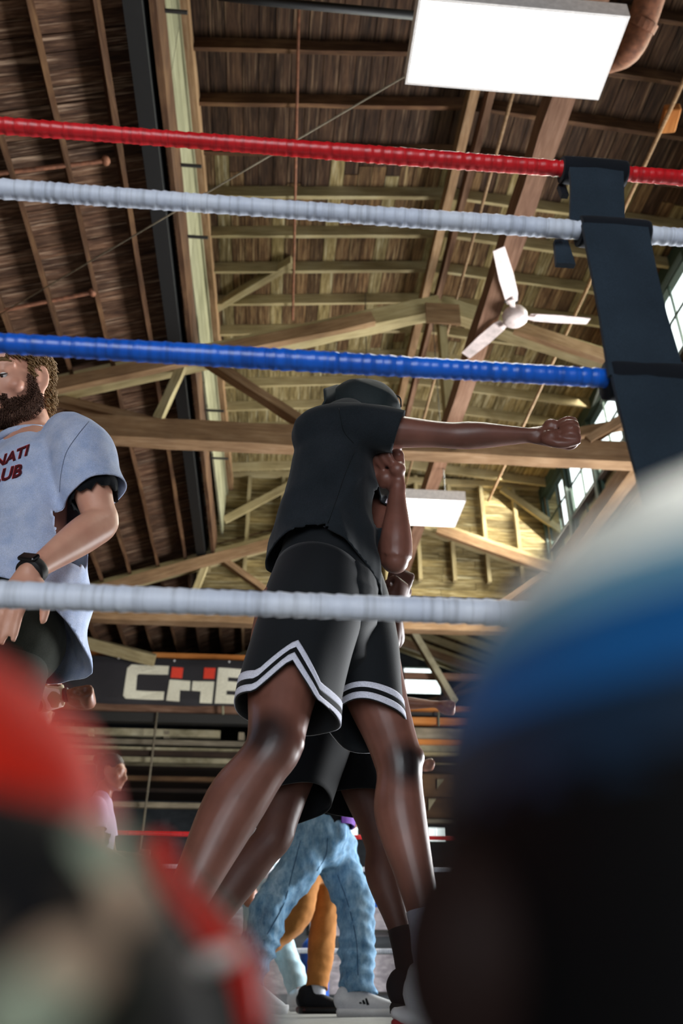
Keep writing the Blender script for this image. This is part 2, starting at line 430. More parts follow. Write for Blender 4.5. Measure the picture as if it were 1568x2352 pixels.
tag(box('wall_left_monitor_shadow', -1.36, -1.21, YF, YE, 6.72, 9.0, M['black']), kind='structure')  # wall backing coloured black and sized to draw a shadow band
# knee braces from that wall to the rafters
beam('brace', atx(492, 708, -1.0), atz(672, 600, 8.52), .09, .13, M['lime'], wl, rough=.004)
# right clerestory: windows ------------------------------------------
wr = tag(setting('wall_right_monitor', (5, 7, 7.4)), 'clerestory wall with dark green framed windows')
beam('sill_beam', (5.0, .5, 6.62), (5.0, YE, 6.62), .2, .26, M['tan'], wr, rough=.006)
beam('top_plate', (5.05, .5, 8.42), (5.05, YE, 8.42), .2, .22, M['frame'], wr)
NW, wy0, ww = 10, 1.0, 1.24
for k in range(NW+1):
    yy = wy0+k*ww
    beam('post', (5.03, yy, 6.7), (5.03, yy, 8.35), .13, .1, M['frame'], wr, up=(0, 1, 0))
def window_yz(n, X, y0, y1, z0, z1, cols, rows):
    w = setting('window_%d' % n, (X, y0, z0)); m = M['frame']
    f = .035
    for (a, b, c, d) in ((y0, y1, z0, z0+f), (y0, y1, z1-f, z1), (y0, y0+f, z0, z1), (y1-f, y1, z0, z1)):
        box('frame', X-.025, X+.025, a, b, c, d, m, w)
    for i in range(1, cols):
        q = y0+(y1-y0)*i/cols; box('muntin', X-.014, X+.014, q-.012, q+.012, z0, z1, m, w)
    for j in range(1, rows):
        q = z0+(z1-z0)*j/rows; box('muntin', X-.012, X+.012, y0, y1, q-.012, q+.012, m, w)
    for i in range(cols):
        for j in range(rows):
            a = y0+(y1-y0)*i/cols; b = y0+(y1-y0)*(i+1)/cols; c = z0+(z1-z0)*j/rows; d = z0+(z1-z0)*(j+1)/rows
            box('pane', X-.003, X+.003, a+.012, b-.012, c+.012, d-.012, M['pane'], w)
for k in range(NW): window_yz(k+1, 5.05, wy0+k*ww+.06, wy0+(k+1)*ww-.06, 6.76, 8.3, 2, 3)
tag(box('wall_right_monitor_front', 5.0, 5.1, YF, .95, 6.4, 9.0, M['darkwood']), kind='structure')
# end wall of the monitor --------------------------------------------
we = tag(setting('wall_monitor_end', (XR, YE, 7.6)), 'limewashed end wall of the raised roof with studs and diagonal braces')
tag(box('wall_monitor_end_sheet', -1.45, 5.4, YE+.06, YE+.1, 6.2, 9.0, M['darkwood']), kind='structure')
z = 6.3
while z < 8.8:
    xs = [-1.35, 1.0+random.uniform(-.5, .5), 3.2+random.uniform(-.5, .5), 5.3]
    for q in range(3): beam('plank', (xs[q]+.004, YE+.03, z), (xs[q+1]-.004, YE+.03, z), .022, .138, M['limeboard'], we, key=q)
    z += .145
for k in range(11):
    x = -1.15+.62*k
    beam('stud', (x, YE-.05, 6.5), (x, YE-.05, mon_z(x)-.1), .11, .065, M['lime'], we, up=(1, 0, 0), rough=.004)
beam('brace', (4.2, YE-.12, 8.45), (5.35, YE-.12, 7.5), .05, .14, M['lime'], we, up=(0, 0, 1), rough=.004)
beam('brace', (.35, YE-.12, 8.4), (-.95, YE-.12, 7.5), .05, .14, M['lime'], we, up=(0, 0, 1), rough=.004)
beam('top_plate', (-1.2, YE-.06, 8.56), (5.2, YE-.06, 8.56), .1, .12, M['lime'], we)

# outer walls ---------------------------------------------------------
wleft = setting('wall_left', (XL, 6, 2))
box('boarding', XL-.15, XL, YF, YB, -1, 6.3, M['wallwood'], wleft)
for k in range(14): beam('stud', (XL+.05, 1+k*1.35, -1), (XL+.05, 1+k*1.35, 6.0), .1, .12, M['tan'], wleft, up=(0, 1, 0))
wright = setting('wall_right', (XW, 6, 2))
box('boarding', XW, XW+.15, YF, 5.7, -1, 6.3, M['wallwood'], wright); box('boarding', XW, XW+.15, 10.3, YB, -1, 6.3, M['wallwood'], wright)
box('boarding', XW, XW+.15, 5.7, 10.3, 2.8, 6.3, M['wallwood'], wright)
wfront = setting('wall_front', (2, YF, 2))
box('boarding', XL, -3.8, YF-.15, YF, -1, 9, M['wallwood'], wfront); box('boarding', 1.4, XW, YF-.15, YF, -1, 9, M['wallwood'], wfront)
box('boarding', -3.8, 1.4, YF-.15, YF, 3.3, 9, M['wallwood'], wfront)
wback = tag(setting('wall_back', (2, YB, 2)), 'dark back wall with windows')
bw = [(at(895, 1600, YB).x, at(1017, 1600, YB).x, 6.55, 7.3), (at(800, 1930, YB).x, at(826, 1930, YB).x, 3.15, 3.5), (at(980, 1930, YB).x, at(1031, 1930, YB).x, 3.12, 3.52),
      (at(452, 1670, YB).x, at(512, 1670, YB).x, 5.9, 6.05), (at(390, 1670, YB).x, at(412, 1670, YB).x, 5.93, 6.05)]
def wall_with_holes(par, x0, x1, z0, z1, holes, y0, y1, m):
    xs = sorted({x0, x1, *[h[0] for h in holes], *[h[1] for h in holes]})
    for a, b in zip(xs[:-1], xs[1:]):
        zs = z0; hs = sorted([h for h in holes if h[0] <= a+1e-6 and h[1] >= b-1e-6], key=lambda h: h[2])
        for h in hs:
            box('boarding', a, b, y0, y1, zs, h[2], m, par); zs = h[3]
        box('boarding', a, b, y0, y1, zs, z1, m, par)
wall_with_holes(wback, XL, XW, -1, 8.4, bw, YB, YB+.15, M['wallgrey'])
for i, h in enumerate(bw):
    w = setting('window_%d' % (NW+1+i), (h[0], YB, h[2])); f = .05
    for (a, b, c, d) in ((h[0], h[1], h[2], h[2]+f), (h[0], h[1], h[3]-f, h[3]), (h[0], h[0]+f, h[2], h[3]), (h[1]-f, h[1], h[2], h[3])):
        box('frame', a, b, YB-.02, YB+.05, c, d, M['frame'], w)
    n = 2 if h[1]-h[0] < 1 else 3
    for q in range(n):
        a = h[0]+(h[1]-h[0])*q/n; b = h[0]+(h[1]-h[0])*(q+1)/n
        box('pane', a+.01, b-.01, YB+.01, YB+.02, h[2]+f, h[3]-f, M['pane'], w)
    # daylight outside each back window
    area('daylight_back', ((h[0]+h[1])/2, YB+.9, (h[2]+h[3])/2+.3), ((h[0]+h[1])/2, 0, 2), max(1.2, (h[1]-h[0])*1.8), 1.6, 60, (1, 1, .97))

# longitudinal timbers, pipes and wires --------------------------------
lb = thing('longitudinal_beam', (1.95, 2, 5.9), 'long red-brown timber running down the hall on the truss ties behind the fan', 'beam')
beam('timber', (1.95, .6, 5.93), (2.0, 13.2, 5.93), .17, .22, M['red'], lb, rough=.008)
beam('timber', (2.0, 13.4, 5.93), (2.05, 19.9, 5.93), .17, .22, M['red'], lb, rough=.008)
def pipe(name, pts, r, m, label, cat, group=None, parent=None, n=8, mm=1):
    bm = bmesh.new(); rod(bm, pts, r, n, mm); o = link(name, from_bm(bm, True), m, parent)
    return tag(o, label, cat, group)
pipe('conduit', [(3.83, .8, 7.98), (3.83, 13, 7.98)], .022, M['tan'], 'thin straw-coloured conduit running up the roof at the right of the strap', 'conduit')
pipe('conduit', [(2.2, .8, 8.2), (2.3, 13, 8.2)], .02, M['tan'], 'thin pale conduit just right of the doubled ridge beam', 'conduit')
pipe('conduit', [atz(686, 20, 8.36), atz(672, 735, 8.36)], .016, M['rust'], 'thin rusty conduit running along the roof between the pale green wall and ridge', 'conduit')
pipe('support_wire', [(.76, 3.22, 5.24), atx(0, 722, -2.85)], .006, M['greywood'], 'thin slanting wire from the large ceiling light down to the left', 'wire')
def onroof(px, py, dz=-.24):
    r = ray(px, py); best = None
    # intersect with plane z = roof_z(x)+dz on the left slope
    t = (8.18+dz-.36*XR-CAMH)/(r.z-.36*r.x); return CAMP+r*t
for (a, b, lbl) in (((-60, 405), (243, 369), 'rusty tie rod with a bolt end crossing the upper left purlins'), ((-60, 726), (212, 672), 'rusty tie rod with a bolt end above the blue rope at the left')):
    bm = bmesh.new(); rod(bm, [onroof(*a), onroof(*b)], .02); t = link('tie_rod', from_bm(bm), M['rust'], ceil_left); t['label'] = lbl
    bm = bmesh.new(); ball(bm, onroof(*b), (.04, .05, .04), n=6); link('nut', from_bm(bm), M['rust'], t)
pipe('conduit', [atz(500, -10, 5.9), atz(620, 4, 5.9), atz(1000, 40, 5.9)], .03, M['black'], 'dark conduit crossing at the very top of the photo', 'conduit')
du = thing('stove_pipe', atz(1470, 60, 7.4), 'thick rusty elbowed pipe under the roof right of the large ceiling light', 'pipe')
bm = bmesh.new(); P0, P1, P2, P3 = atz(1510, -60, 7.8), atz(1470, 60, 7.6), atz(1440, 118, 7.5), atz(1400, 140, 7.9)
tube(bm, [(P0, .13, .13), (P1, .13, .13), (P2, .12, .12), (P3, .11, .11)], (1, 0, 0), 18, 8, dome=False); link('duct', from_bm(bm, True), M['rust'], du)
bm = bmesh.new(); tube(bm, [(P1-(P2-P1)*.25, .145, .145), (P1+(P2-P1)*.1, .145, .145)], (1, 0, 0), 18, 2, dome=False); link('collar', from_bm(bm), M['rust'], du)
jb = tag(beam('junction_box', atz(1545, 245, 8.1), atz(1530, 300, 8.1), .16, .1, M['orange'], None, bev=.01), 'small orange box fixed under the roof at the right edge', 'box')
pipe('hanging_cord', [at(361, 1636, 15.87), at(345, 1770, 15.87), at(320, 1965, 15.87)], .019, M['greywood'], 'pale cord hanging in front of the dark loft beside the banner lettering', 'cord', n=6)

# ceiling lights -------------------------------------------------------
def ceiling_light(x0, x1, y0, y1, z, label):
    t = thing('ceiling_light', ((x0+x1)/2, (y0+y1)/2, z), label, 'light', 'fluorescent ceiling lights')
    box('housing', x0, x1, y0, y1, z+.02, z+.1, M['whitemetal'], t, .008)
    f = .018
    for (a, b, c, d) in ((x0-f, x1+f, y0-f, y0), (x0-f, x1+f, y1, y1+f), (x0-f, x0, y0, y1), (x1, x1+f, y0, y1)):
        box('rim', a, b, c, d, z-.03, z+.1, M['whitemetal'], t)
    box('diffuser', x0+.004, x1-.004, y0+.004, y1-.004, z-.015, z, M['lamp'], t)
    for i in range(6):
        yy = y0+(y1-y0)*(i+.5)/6; bm = bmesh.new(); rod(bm, [(x0+.04, yy, z-.024), (x1-.04, yy, z-.024)], .009, 8); link('tube', from_bm(bm), M['lamp'], t)
    for x in (x0+.15, x1-.15):
        bm = bmesh.new(); rod(bm, [(x, (y0+y1)/2, z+.1), (x, (y0+y1)/2, mon_z(x)-.02)], .006, 6); link('suspension_wire', from_bm(bm), M['steel'], t)
ceiling_light(.715, 1.955, 2.75, 3.26, 5.2, 'large glowing flat ceiling light at the top, above the red rope')
ceiling_light(.95, 2.19, 8.42, 9.03, 5.2, 'smaller-looking glowing ceiling light behind the raised forearm')

# ceiling fan ----------------------------------------------------------
hub = atz(1182, 727, 5.75)
fan = thing('ceiling_fan', hub, 'dusty white three-bladed ceiling fan at rest left of the black strap', 'fan')
bm = bmesh.new(); prof = [(0, -.075), (.09, -.07), (.118, -.04), (.12, .02), (.1, .06), (.05, .09), (.03, .12)]
R = np.array([[(hub.x+r*math.cos(t), hub.y+r*math.sin(t), hub.z+z) for t in np.linspace(0, 2*PI, 28, endpoint=False)] for r, z in prof[1:]])
add_rings(bm, R, (hub+Vector((0, 0, -.075)), hub+Vector((0, 0, .12)))); link('motor_housing', from_bm(bm, True), M['fanwhite'], fan)
bm = bmesh.new(); rod(bm, [hub+Vector((0, 0, .1)), hub+Vector((0, 0, .22))], .018); link('downrod', from_bm(bm), M['whitemetal'], fan)
beam('mounting_arm', hub+Vector((-.16, 0, .22)), hub+Vector((.05, 0, .22)), .06, .04, M['steel'], fan)
for (px, py) in ((1145, 575), (1352, 741), (1070, 820)):
    d = atz(px, py, 5.75)-hub; L = d.length; d.normalize(); s = Vector((-d.y, d.x, 0))
    bm = bmesh.new()
    outline = [(.2, .055), (.3, .075), (.6, .075), (1.0, .055), (1.0, -.05), (.6, -.06), (.3, -.05), (.2, -.04)]
    top = [bm.verts.new(hub+d*(u*L)+s*v+Vector((0, 0, .02+v*.22+.004))) for u, v in outline]; bot = [bm.verts.new(hub+d*(u*L)+s*v+Vector((0, 0, .02+v*.22-.004))) for u, v in outline]
    bm.faces.new(top); bm.faces.new(bot[::-1])
    for i in range(8): bm.faces.new((top[i], bot[i], bot[(i+1) % 8], top[(i+1) % 8]))
    b = link('blade', from_bm(bm), M['fanwhite'], fan)
    bm = bmesh.new(); tube(bm, [(hub+d*.1, .03, .008), (hub+d*.17, .025, .008), (hub+d*(.27*L), .045, .006)], s, 10, 3); link('blade_bracket', from_bm(bm, True), M['fanwhite'], b)
print('hall ok')

# ================================================================== THE RING
ring = thing('boxing_ring', (.75, 4.6, -1), 'boxing ring platform with grey canvas that everyone stands on', 'boxing ring')
box('canvas', -3.4, 4.9, -.25, 8.95, -.02, 0, M['canvas'], ring)
box('deck', -3.4, 4.9, -.25, 8.95, -.14, -.021, M['apron'], ring)
for (a, b, c, d) in ((-3.4, 4.9, -.27, -.25), (-3.4, 4.9, 8.95, 8.97), (-3.42, -3.4, -.25, 8.95), (4.9, 4.92, -.25, 8.95)):
    box('skirt', a, b, c, d, -1.0, 0, M['apron'], ring)
for x, y, lb_ in ((-3.0, 1.0, 'padded ring corner post at the near left corner of the ring'), (-3.0, 8.3, 'padded ring corner post at the far left corner of the ring'), (4.5, 1.0, 'padded ring corner post at the near right corner of the ring'), (4.5, 8.3, 'padded ring corner post at the far right corner of the ring')):
    t = thing('ring_post', (x, y, 0), lb_, 'post', 'ring corner posts')
    bm = bmesh.new(); rod(bm, [(x, y, 0), (x, y, 1.55)], .05, 14); link('steel_tube', from_bm(bm, True), M['steel'], t)
    box('corner_pad', x-.07, x+.07, y-.07, y+.07, .3, 1.5, M['apron'] if x > 0 else M['black'], t, .03)
def tape(name, cols, rough, spec=.5, dark=.72):
    """overlapping turns of tape: fine uneven bands along the rope"""
    k = NT(name); v = k.coords((1, 1, 1), False); n1 = k.noise(v, 9, 2)
    vb = k.coords((95, 3, 3), False); n2 = k.noise(vb, 1.0, 3, .6)
    c = k.ramp(n1, [(.3, lin(cols[0])), (.7, lin(cols[1]))])
    c = k.mix(1.0, c, k.ramp(n2, [(.38, (dark, dark, dark, 1)), (.5, (.96, .96, .96, 1)), (.62, (1, 1, 1, 1))]), 'MULTIPLY')
    k.bump(n2, .35, .003); return k.base(c, rough, spec)
M['rope_red'] = tape('red_rope_tape', ('#c4151d', '#d8232b'), .33)
M['rope_white'] = tape('white_rope_tape', ('#c9d2e4', '#dde3ee'), .5, .4)
M['rope_blue'] = tape('blue_rope_tape', ('#0d55c0', '#1268dc'), .3, .6)
def rope(z, Y, r, m, label, skew=0.0, seg=.0045, group=None):
    rng = random.Random(z*1000+Y); X0, X1 = -2.9, 4.4; bm = bmesh.new(); R = []; x = X0; n = 16; ph = 0
    th = np.linspace(0, 2*PI, n, endpoint=False); near = seg < .01
    pitch = rng.uniform(.012, .02); q = 0; amp = rng.uniform(.5, 1)
    while x < X1:
        fine = (not near) or not (-.8 < x < 1.1)
        st = .05 if fine else seg
        k = 0
        if not fine:
            q += st
            if q > pitch: q = 0; pitch = rng.uniform(.010, .022); amp = rng.uniform(.3, 1)
            k = amp*.0012*(1-2*q/pitch)
        rr = r+k+.0008*math.sin(x*7+z*9); y = Y+skew*x; sag = -.012*(1-((x-.75)/3.7)**2)+.012
        R.append(np.stack([np.full(n, x), y+rr*np.cos(th), z+sag+rr*np.sin(th)], 1)); x += st
    R = np.array(R); add_rings(bm, R, (R[0].mean(0), R[-1].mean(0)))
    return tag(link('ring_rope', from_bm(bm, True), m), label, 'rope', group)
g = 'ring ropes nearest the camera'
rope(1.411, 1.0, .0146, M['rope_red'], 'red tape-wrapped ring rope, topmost of the near ropes', group=g)
rope(1.249, 1.0, .0158, M['rope_white'], 'white tape-wrapped ring rope just below the red near rope', group=g)
rope(.917, 1.0, .0158, M['rope_blue'], 'shiny blue tape-wrapped ring rope above the two large figures', group=g)
rope(.513, 1.0, .0168, M['rope_white'], 'blurred white ring rope crossing the hips, lowest of the near ropes', group=g)
g = 'ring ropes on the far side'
rope(1.39, 8.3, .02, M['rope_red'], 'thin red far-side ring rope behind the legs', group=g, seg=.05)
rope(1.11, 8.3, .02, M['rope_white'], 'thin white far-side ring rope below the red one', group=g, seg=.05)
rope(.815, 8.3, .02, M['rope_blue'], 'thin blue far-side ring rope behind the denim legs', group=g, seg=.05)
rope(.445, 8.3, .02, M['rope_white'], 'thin white far-side ring rope just above the shoes', group=g, seg=.05)
# the fabric strap that spaces the ropes -------------------------------
M['strap'] = cloth('black_strap_webbing', '#0c1016', '#11161e', 420, .85, .4)
M['web'] = cloth('dark_blue_grey_webbing', '#1e2933', '#26323d', 420, .85, .4)
st = thing('rope_strap', at(1450, 700, 1.0), 'wide dark strap with sleeves wrapped round the near ropes at the right', 'strap')
def sleeve(x0, x1, z, r, Y=1.0):
    bm = bmesh.new(); tube(bm, [((x0, Y, z), r*.9, r*.9), ((x0+.006, Y, z), r, r), ((x0*.5+x1*.5, Y, z), r*1.03, r*1.03), ((x1-.006, Y, z), r, r), ((x1, Y, z), r*.88, r*.88)], (0, 0, 1), 22, 3, dome=False)
    link('sleeve', from_bm(bm, True), M['strap'], st)
def strip(name, pts, th, m):
    """a hanging band: rows of (x_left, x_right, y, z)"""
    bm = bmesh.new(); R = []
    for (a, b, y, z) in pts: R.append([(a, y-th/2, z), ((a+b)/2, y-th/2-.002, z), (b, y-th/2, z), (b, y+th/2, z), ((a+b)/2, y+th/2, z), (a, y+th/2, z)])
    add_rings(bm, np.array(R), (np.mean(R[0], 0), np.mean(R[-1], 0))); o = link(name, from_bm(bm, False), m, st); return o
def X1(px, py): return at(px, py, 1.0).x
def Z1(px, py): return at(px, py, 1.0).z
sleeve(X1(1290, 398), X1(1434, 398), 1.408, .0245)
sleeve(X1(1330, 540), X1(1484, 540), 1.246, .027)
sleeve(X1(1396, 885), X1(1640, 885), .914, .0325)
strip('webbing', [(X1(1305, 425), X1(1427, 425), .985, 1.40), (X1(1308, 470), X1(1427, 470), .985, 1.34), (X1(1302, 520), X1(1425, 520), .99, 1.25)], .008, M['web'])
strip('webbing', [(X1(1330, 570), X1(1478, 570), .975, 1.235), (X1(1343, 640), X1(1490, 640), .975, Z1(1400, 640)), (X1(1362, 740), X1(1512, 740), .975, Z1(1400, 740)), (X1(1376, 850), X1(1546, 850), .975, .90)], .008, M['web'])
strip('webbing', [(X1(1392, 900), X1(1600, 900), .975, .9), (X1(1425, 1020), X1(1620, 1020), .98, Z1(1500, 1020)), (X1(1470, 1180), X1(1660, 1180), .985, Z1(1500, 1180)), (X1(1490, 1420), X1(1690, 1420), .99, .51)], .008, M['web'])
strip('strap_end', [(X1(1287, 545), X1(1318, 545), 1.03, 1.25), (X1(1286, 600), X1(1330, 600), 1.02, 1.18)], .01, M['web'])
strip('strap_end', [(X1(1296, 420), X1(1312, 420), 1.03, 1.40), (X1(1298, 438), X1(1314, 438), 1.02, 1.36)], .01, M['strap'])
sleeve(X1(1480, 1430), X1(1640, 1430), .511, .028)

# ================================================================== BACK OF THE HALL
def girt(px, y0, y1, Y, m, x0, x1, label, cat='beam', d=.12, name='loft_beam', group='horizontal timbers across the back of the hall'):
    za, zb = at(px, y1, Y).z, at(px, y0, Y).z
    o = box(name, x0, x1, Y, Y+d, za, zb, m, None); return tag(o, label, cat, group)
XM = .9; YM = 16.0
girt(400, 1613, 1637, YM, M['red'], XL+.2, XM, 'rust-brown timber directly under the banner')
girt(400, 1638, 1659, YM-.1, M['steel'], XL+.2, XM, 'dark steel rail under the rust-brown timber at the left', d=.2)
girt(430, 1676, 1692, YM+.1, M['plaster'], XL+.2, -.9, 'pale sill board below the narrow bright loft windows')
girt(420, 1700, 1711, YM+.1, M['greywood'], XL+.2, XM, 'thin grey board between the pale sill and the stained beam')
girt(430, 1718, 1752, YM, M['plaster'], XL+.2, XM, 'thick stained pale beam in front of the dark loft at the left', d=.3)
girt(430, 1757, 1762, YM+.3, M['darkwood'], XL+.2, XM, 'dark board below the thick stained beam')
girt(430, 1784, 1794, YM+.5, M['wallwood'], XL+.2, XM, 'faint grey board in the dark loft, upper of two')
girt(430, 1812, 1820, YM+.6, M['darkwood'], XL+.2, XM, 'faint dark board in the dark loft, lower of two')
girt(430, 1844, 1856, YM, M['greywood'], XL+.2, XM, 'pale grey pipe-like rail under the dark loft')
girt(980, 1545, 1558, YM-.2, M['red'], XM, 6.5, 'orange-brown rail crossing the bright far window')
girt(980, 1621, 1632, YM-.1, M['orange'], XM, 6.5, 'orange pine rail under the bright far window')
girt(980, 1634, 1643, YM, M['steel'], XM, 6.5, 'dark steel rail between two orange rails')
girt(980, 1648, 1663, YM-.1, M['orange'], XM, 6.5, 'orange pine rail with a short yellow cord hanging before it')
girt(980, 1672, 1697, YM, M['greywood'], XM, 6.5, 'knotty grey-brown board below the orange rails')
girt(980, 1698, 1710, YM-.05, M['orange'], XM, 6.5, 'thin orange board, lowest of the orange timbers')
girt(980, 1711, 1726, YM, M['plaster'], XM, 6.5, 'pale cream board below the lowest orange timber')
girt(980, 1728, 1753, YM, M['lime'], XM, 6.5, 'wide pale board above the brown boards at the right')
girt(980, 1758, 1775, YM+.1, M['darkwood'], XM, 6.5, 'dark red-brown board under the wide pale board')
girt(980, 1778, 1830, YM+.2, M['wallwood'], XM, 6.5, 'broad brown board above the small right window, upper of two')
girt(980, 1833, 1878, YM+.2, M['wallwood'], XM, 6.5, 'broad brown board above the small right window, lower of two')
girt(980, 1881, 1890, YM+.1, M['greywood'], XM, 6.5, 'thin grey ledge just above the small right window')
for (a, b, c, d) in ((1005, 1790, 1022, 1812), (985, 1835, 1003, 1862)):
    bm = bmesh.new(); v = [at(a, b, YM+.15), at(c, b, YM+.15), at(a, d, YM+.15)]
    f = [bm.verts.new(p) for p in v]; g2 = [bm.verts.new(p+Vector((0, .03, 0))) for p in v]
    bm.faces.new(f); bm.faces.new(g2[::-1])
    for i in range(3): bm.faces.new((f[i], f[(i+1) % 3], g2[(i+1) % 3], g2[i]))
    tag(link('bracket', from_bm(bm), M['plaster']), 'small pale triangular bracket on the %s broad brown board' % ('upper' if b < 1800 else 'lower'), 'bracket', 'pale brackets at the back')
br = thing('diagonal_brace', at(990, 1530, 15.7), 'mottled pale diagonal timber in front of the bright far window', 'brace')
beam('timber', at(940, 1440, 15.6)+(at(940, 1440, 15.6)-at(1045, 1615, 15.6))*.55, at(1045, 1615, 15.6), .12, .2, M['plaster'], br, up=(0, -1, 0), rough=.01)
br = thing('diagonal_brace', at(240, 1470, 15.3), 'pale diagonal timber sloping down to the top of the banner', 'brace')
beam('timber', at(120, 1455, 15.4), at(355, 1517, 15.4), .12, .22, M['lime'], br, up=(0, -.6, 1), rough=.01)
for q in ((445, 520), (395, 440)):
    pass
loft = tag(box('loft_floor', XL, XW, 15.9, YB, 3.95, 4.05, M['darkwood']), kind='structure')
for i, x in enumerate((-3.3, -1.9, -.5)):
    tag(beam('loft_rafter', (x, 16.1, 4.4), (x, YB, 5.1), .1, .14, M['plaster'] if i == 0 else M['greywood']), ('pale sloping rib at the left end of the loft opening', 'middle grey rib in the loft opening', 'right grey rib in the loft opening')[i], 'beam', 'ribs in the loft opening')
for (px, y0, y1, lbl) in ((511, 1618, 1641, 'short pale cord hanging from the banner edge left of the striped shorts'), (1007, 1636, 1668, 'short yellow cord hanging in front of the orange rails')):
    bm = bmesh.new(); rod(bm, [at(px, y0, YM-.125), at(px+1, y1, YM-.125)], .022, 6); tag(link('cord', from_bm(bm), M['palegreen']), lbl, 'cord', 'short cords at the back')

# the banner ------------------------------------------------------------
M['banner'] = cloth('charcoal_banner_vinyl', '#2b282a', '#242225', 40, .7, .3, .3, 2.0)
M['letter'] = cloth('cream_banner_print', '#d8d3bd', '#cfc9b2', 60, .7, .1, .3, 3.0)
M['letter_red'] = plain('red_banner_print', '#d23a24', .6)
YN = 15.7
bn = thing('banner', at(330, 1565, YN), 'long black vinyl banner with cream capital letters and red squares', 'banner')
c0, c1 = at(92, 1507, YN), at(570, 1522, YN); d0, d1 = at(88, 1612, YN), at(570, 1627, YN)
xr = at(929, 1570, YN).x
def bpt(px, py, off=0.0):
    p = at(px, py, YN); w = .025*math.sin(p.x*2.3)+.012*math.sin(p.x*6.1+p.z*3); return Vector((p.x, YN+w-off, p.z))
bm = bmesh.new(); n = 60; rows = 6; V = []
for j in range(rows+1):
    r = []
    for i in range(n+1):
        u = i/n; x = -4.1+(xr+4.1)*u; f = (x-c0.x)/(c1.x-c0.x)
        zt = 5.74-.005*x; zb = 4.84+.01*math.sin(x*5)
        z = zt+(zb-zt)*j/rows; r.append(bm.verts.new((x, YN+.025*math.sin(x*2.3)+.012*math.sin(x*6.1+z*3), z)))
    V.append(r)
for j in range(rows):
    for i in range(n): bm.faces.new((V[j][i], V[j][i+1], V[j+1][i+1], V[j+1][i]))
o = link('vinyl_sheet', from_bm(bm, True), M['banner'], bn); solid(o, .004)
def decal(name, polys, m, parent=bn):
    """flat print cut from polygons of photo pixels lying on the banner"""
    if not isinstance(polys[0], list): polys = [polys]
    bm = bmesh.new()
    for poly in polys:
        f = bm.faces.new([bm.verts.new(bpt(x, y, .006)) for x, y in poly]); f.normal_update()
    bmesh.ops.triangulate(bm, faces=list(bm.faces), ngon_method='EAR_CLIP')
    for _ in range(2): bmesh.ops.subdivide_edges(bm, edges=[e for e in bm.edges if e.calc_length() > .06], cuts=1)
    for v in bm.verts: v.co.y = YN+.025*math.sin(v.co.x*2.3)+.012*math.sin(v.co.x*6.1+v.co.z*3)-.014
    return link(name, from_bm(bm), m, parent)
# letter outlines in photo pixels (5x crop read-off)
def cp(pts): return [(x*.3827, 1500+y*.3827) for x, y in pts]
decal('letter_c', cp([(790, 68), (1014, 78), (1008, 130), (832, 124), (822, 134), (815, 224), (985, 230), (980, 280), (755, 275), (740, 258), (764, 92)]), M['letter'])
decal('letter_h_left', cp([(1018, 160), (1142, 168), (1138, 226), (1080, 224), (1076, 292), (996, 284)]), M['letter'])
decal('letter_h_right', cp([(1156, 168), (1286, 174), (1272, 304), (1198, 300), (1204, 230), (1150, 226)]), M['letter'])
decal('letter_h_square', cp([(1032, 84), (1100, 88), (1092, 152), (1024, 148)]), M['letter_red'])
decal('letter_h_square', cp([(1226, 90), (1294, 94), (1286, 158), (1220, 154)]), M['letter_red'])
decal('letter_e', [cp(q_) for q_ in ([(1310, 92), (1376, 96), (1352, 307), (1288, 304)], [(1374, 96), (1560, 106), (1556, 160), (1368, 150)], [(1366, 174), (1552, 186), (1546, 240), (1360, 230)], [(1357, 254), (1540, 266), (1536, 318), (1351, 307)])], M['letter'])
def arc(cx, cy, r0, r1, a0, a1, n=12):
    A = [math.radians(a0+(a1-a0)*i/n) for i in range(n+1)]
    return [(cx+r0*math.cos(a), cy-r0*math.sin(a)) for a in A]+[(cx+r1*math.cos(a), cy-r1*math.sin(a)) for a in reversed(A)]
decal('emblem_ring', cp(arc(160, 165, 52, 36, -60, 75)), M['letter'])
decal('emblem_letter', cp(arc(220, 165, 14, 7, 0, 350)), M['letter']); decal('emblem_letter', cp([(203, 186), (210, 186), (214, 194), (222, 184), (228, 186), (216, 202), (208, 200)]), M['letter'])
for i in range(7):
    bm = bmesh.new(); x = -3.95+i*1.05; ball(bm, (x, YN+.025*math.sin(x*2.3)-.01, 5.71-.005*x), (.02, .01, .02), n=5); link('grommet', from_bm(bm, True), M['whitemetal'], bn)
girt(300, 1497, 1508, 15.8, M['orange'], XL+.2, .9, 'orange pine rail along the top edge of the banner')

# ground floor beyond the ring -------------------------------------------
M['poster'] = wood('faded_poster_print', '#3c3b40', '#8f8a90', '#d6d0d2', (3, 3, 9), .7)
M['maroon'] = plain('maroon_vinyl', '#6b1f25', .35, .5)
pw = thing('poster_partition', (2, 12.0, -1), 'low partition covered with grey photo posters seen between the legs', 'partition')
box('panel', -1.9, 4.6, 12.0, 12.06, -1, 1.25, M['wallgrey'], pw)
k = 0
for zc in (-.35, .35, 1.0):
    for i in range(8):
        x = -1.7+i*.78
        box('poster', x, x+.62+.08*(k % 3), 11.975, 11.998, zc-.22, zc+.22, M['poster'], pw); k += 1
sh = thing('gear_rack', (1.9, 10.6, -1), 'black steel gear rack behind the denim legs holding boxing kit', 'rack')
for x in (1.15, 2.35):
    for y in (10.4, 10.9): box('upright', x-.02, x+.02, y-.02, y+.02, -1, 1.0, M['steel'], sh)
for z in (-.5, .12, .72): box('shelf', 1.13, 2.37, 10.38, 10.92, z, z+.03, M['steel'], sh)
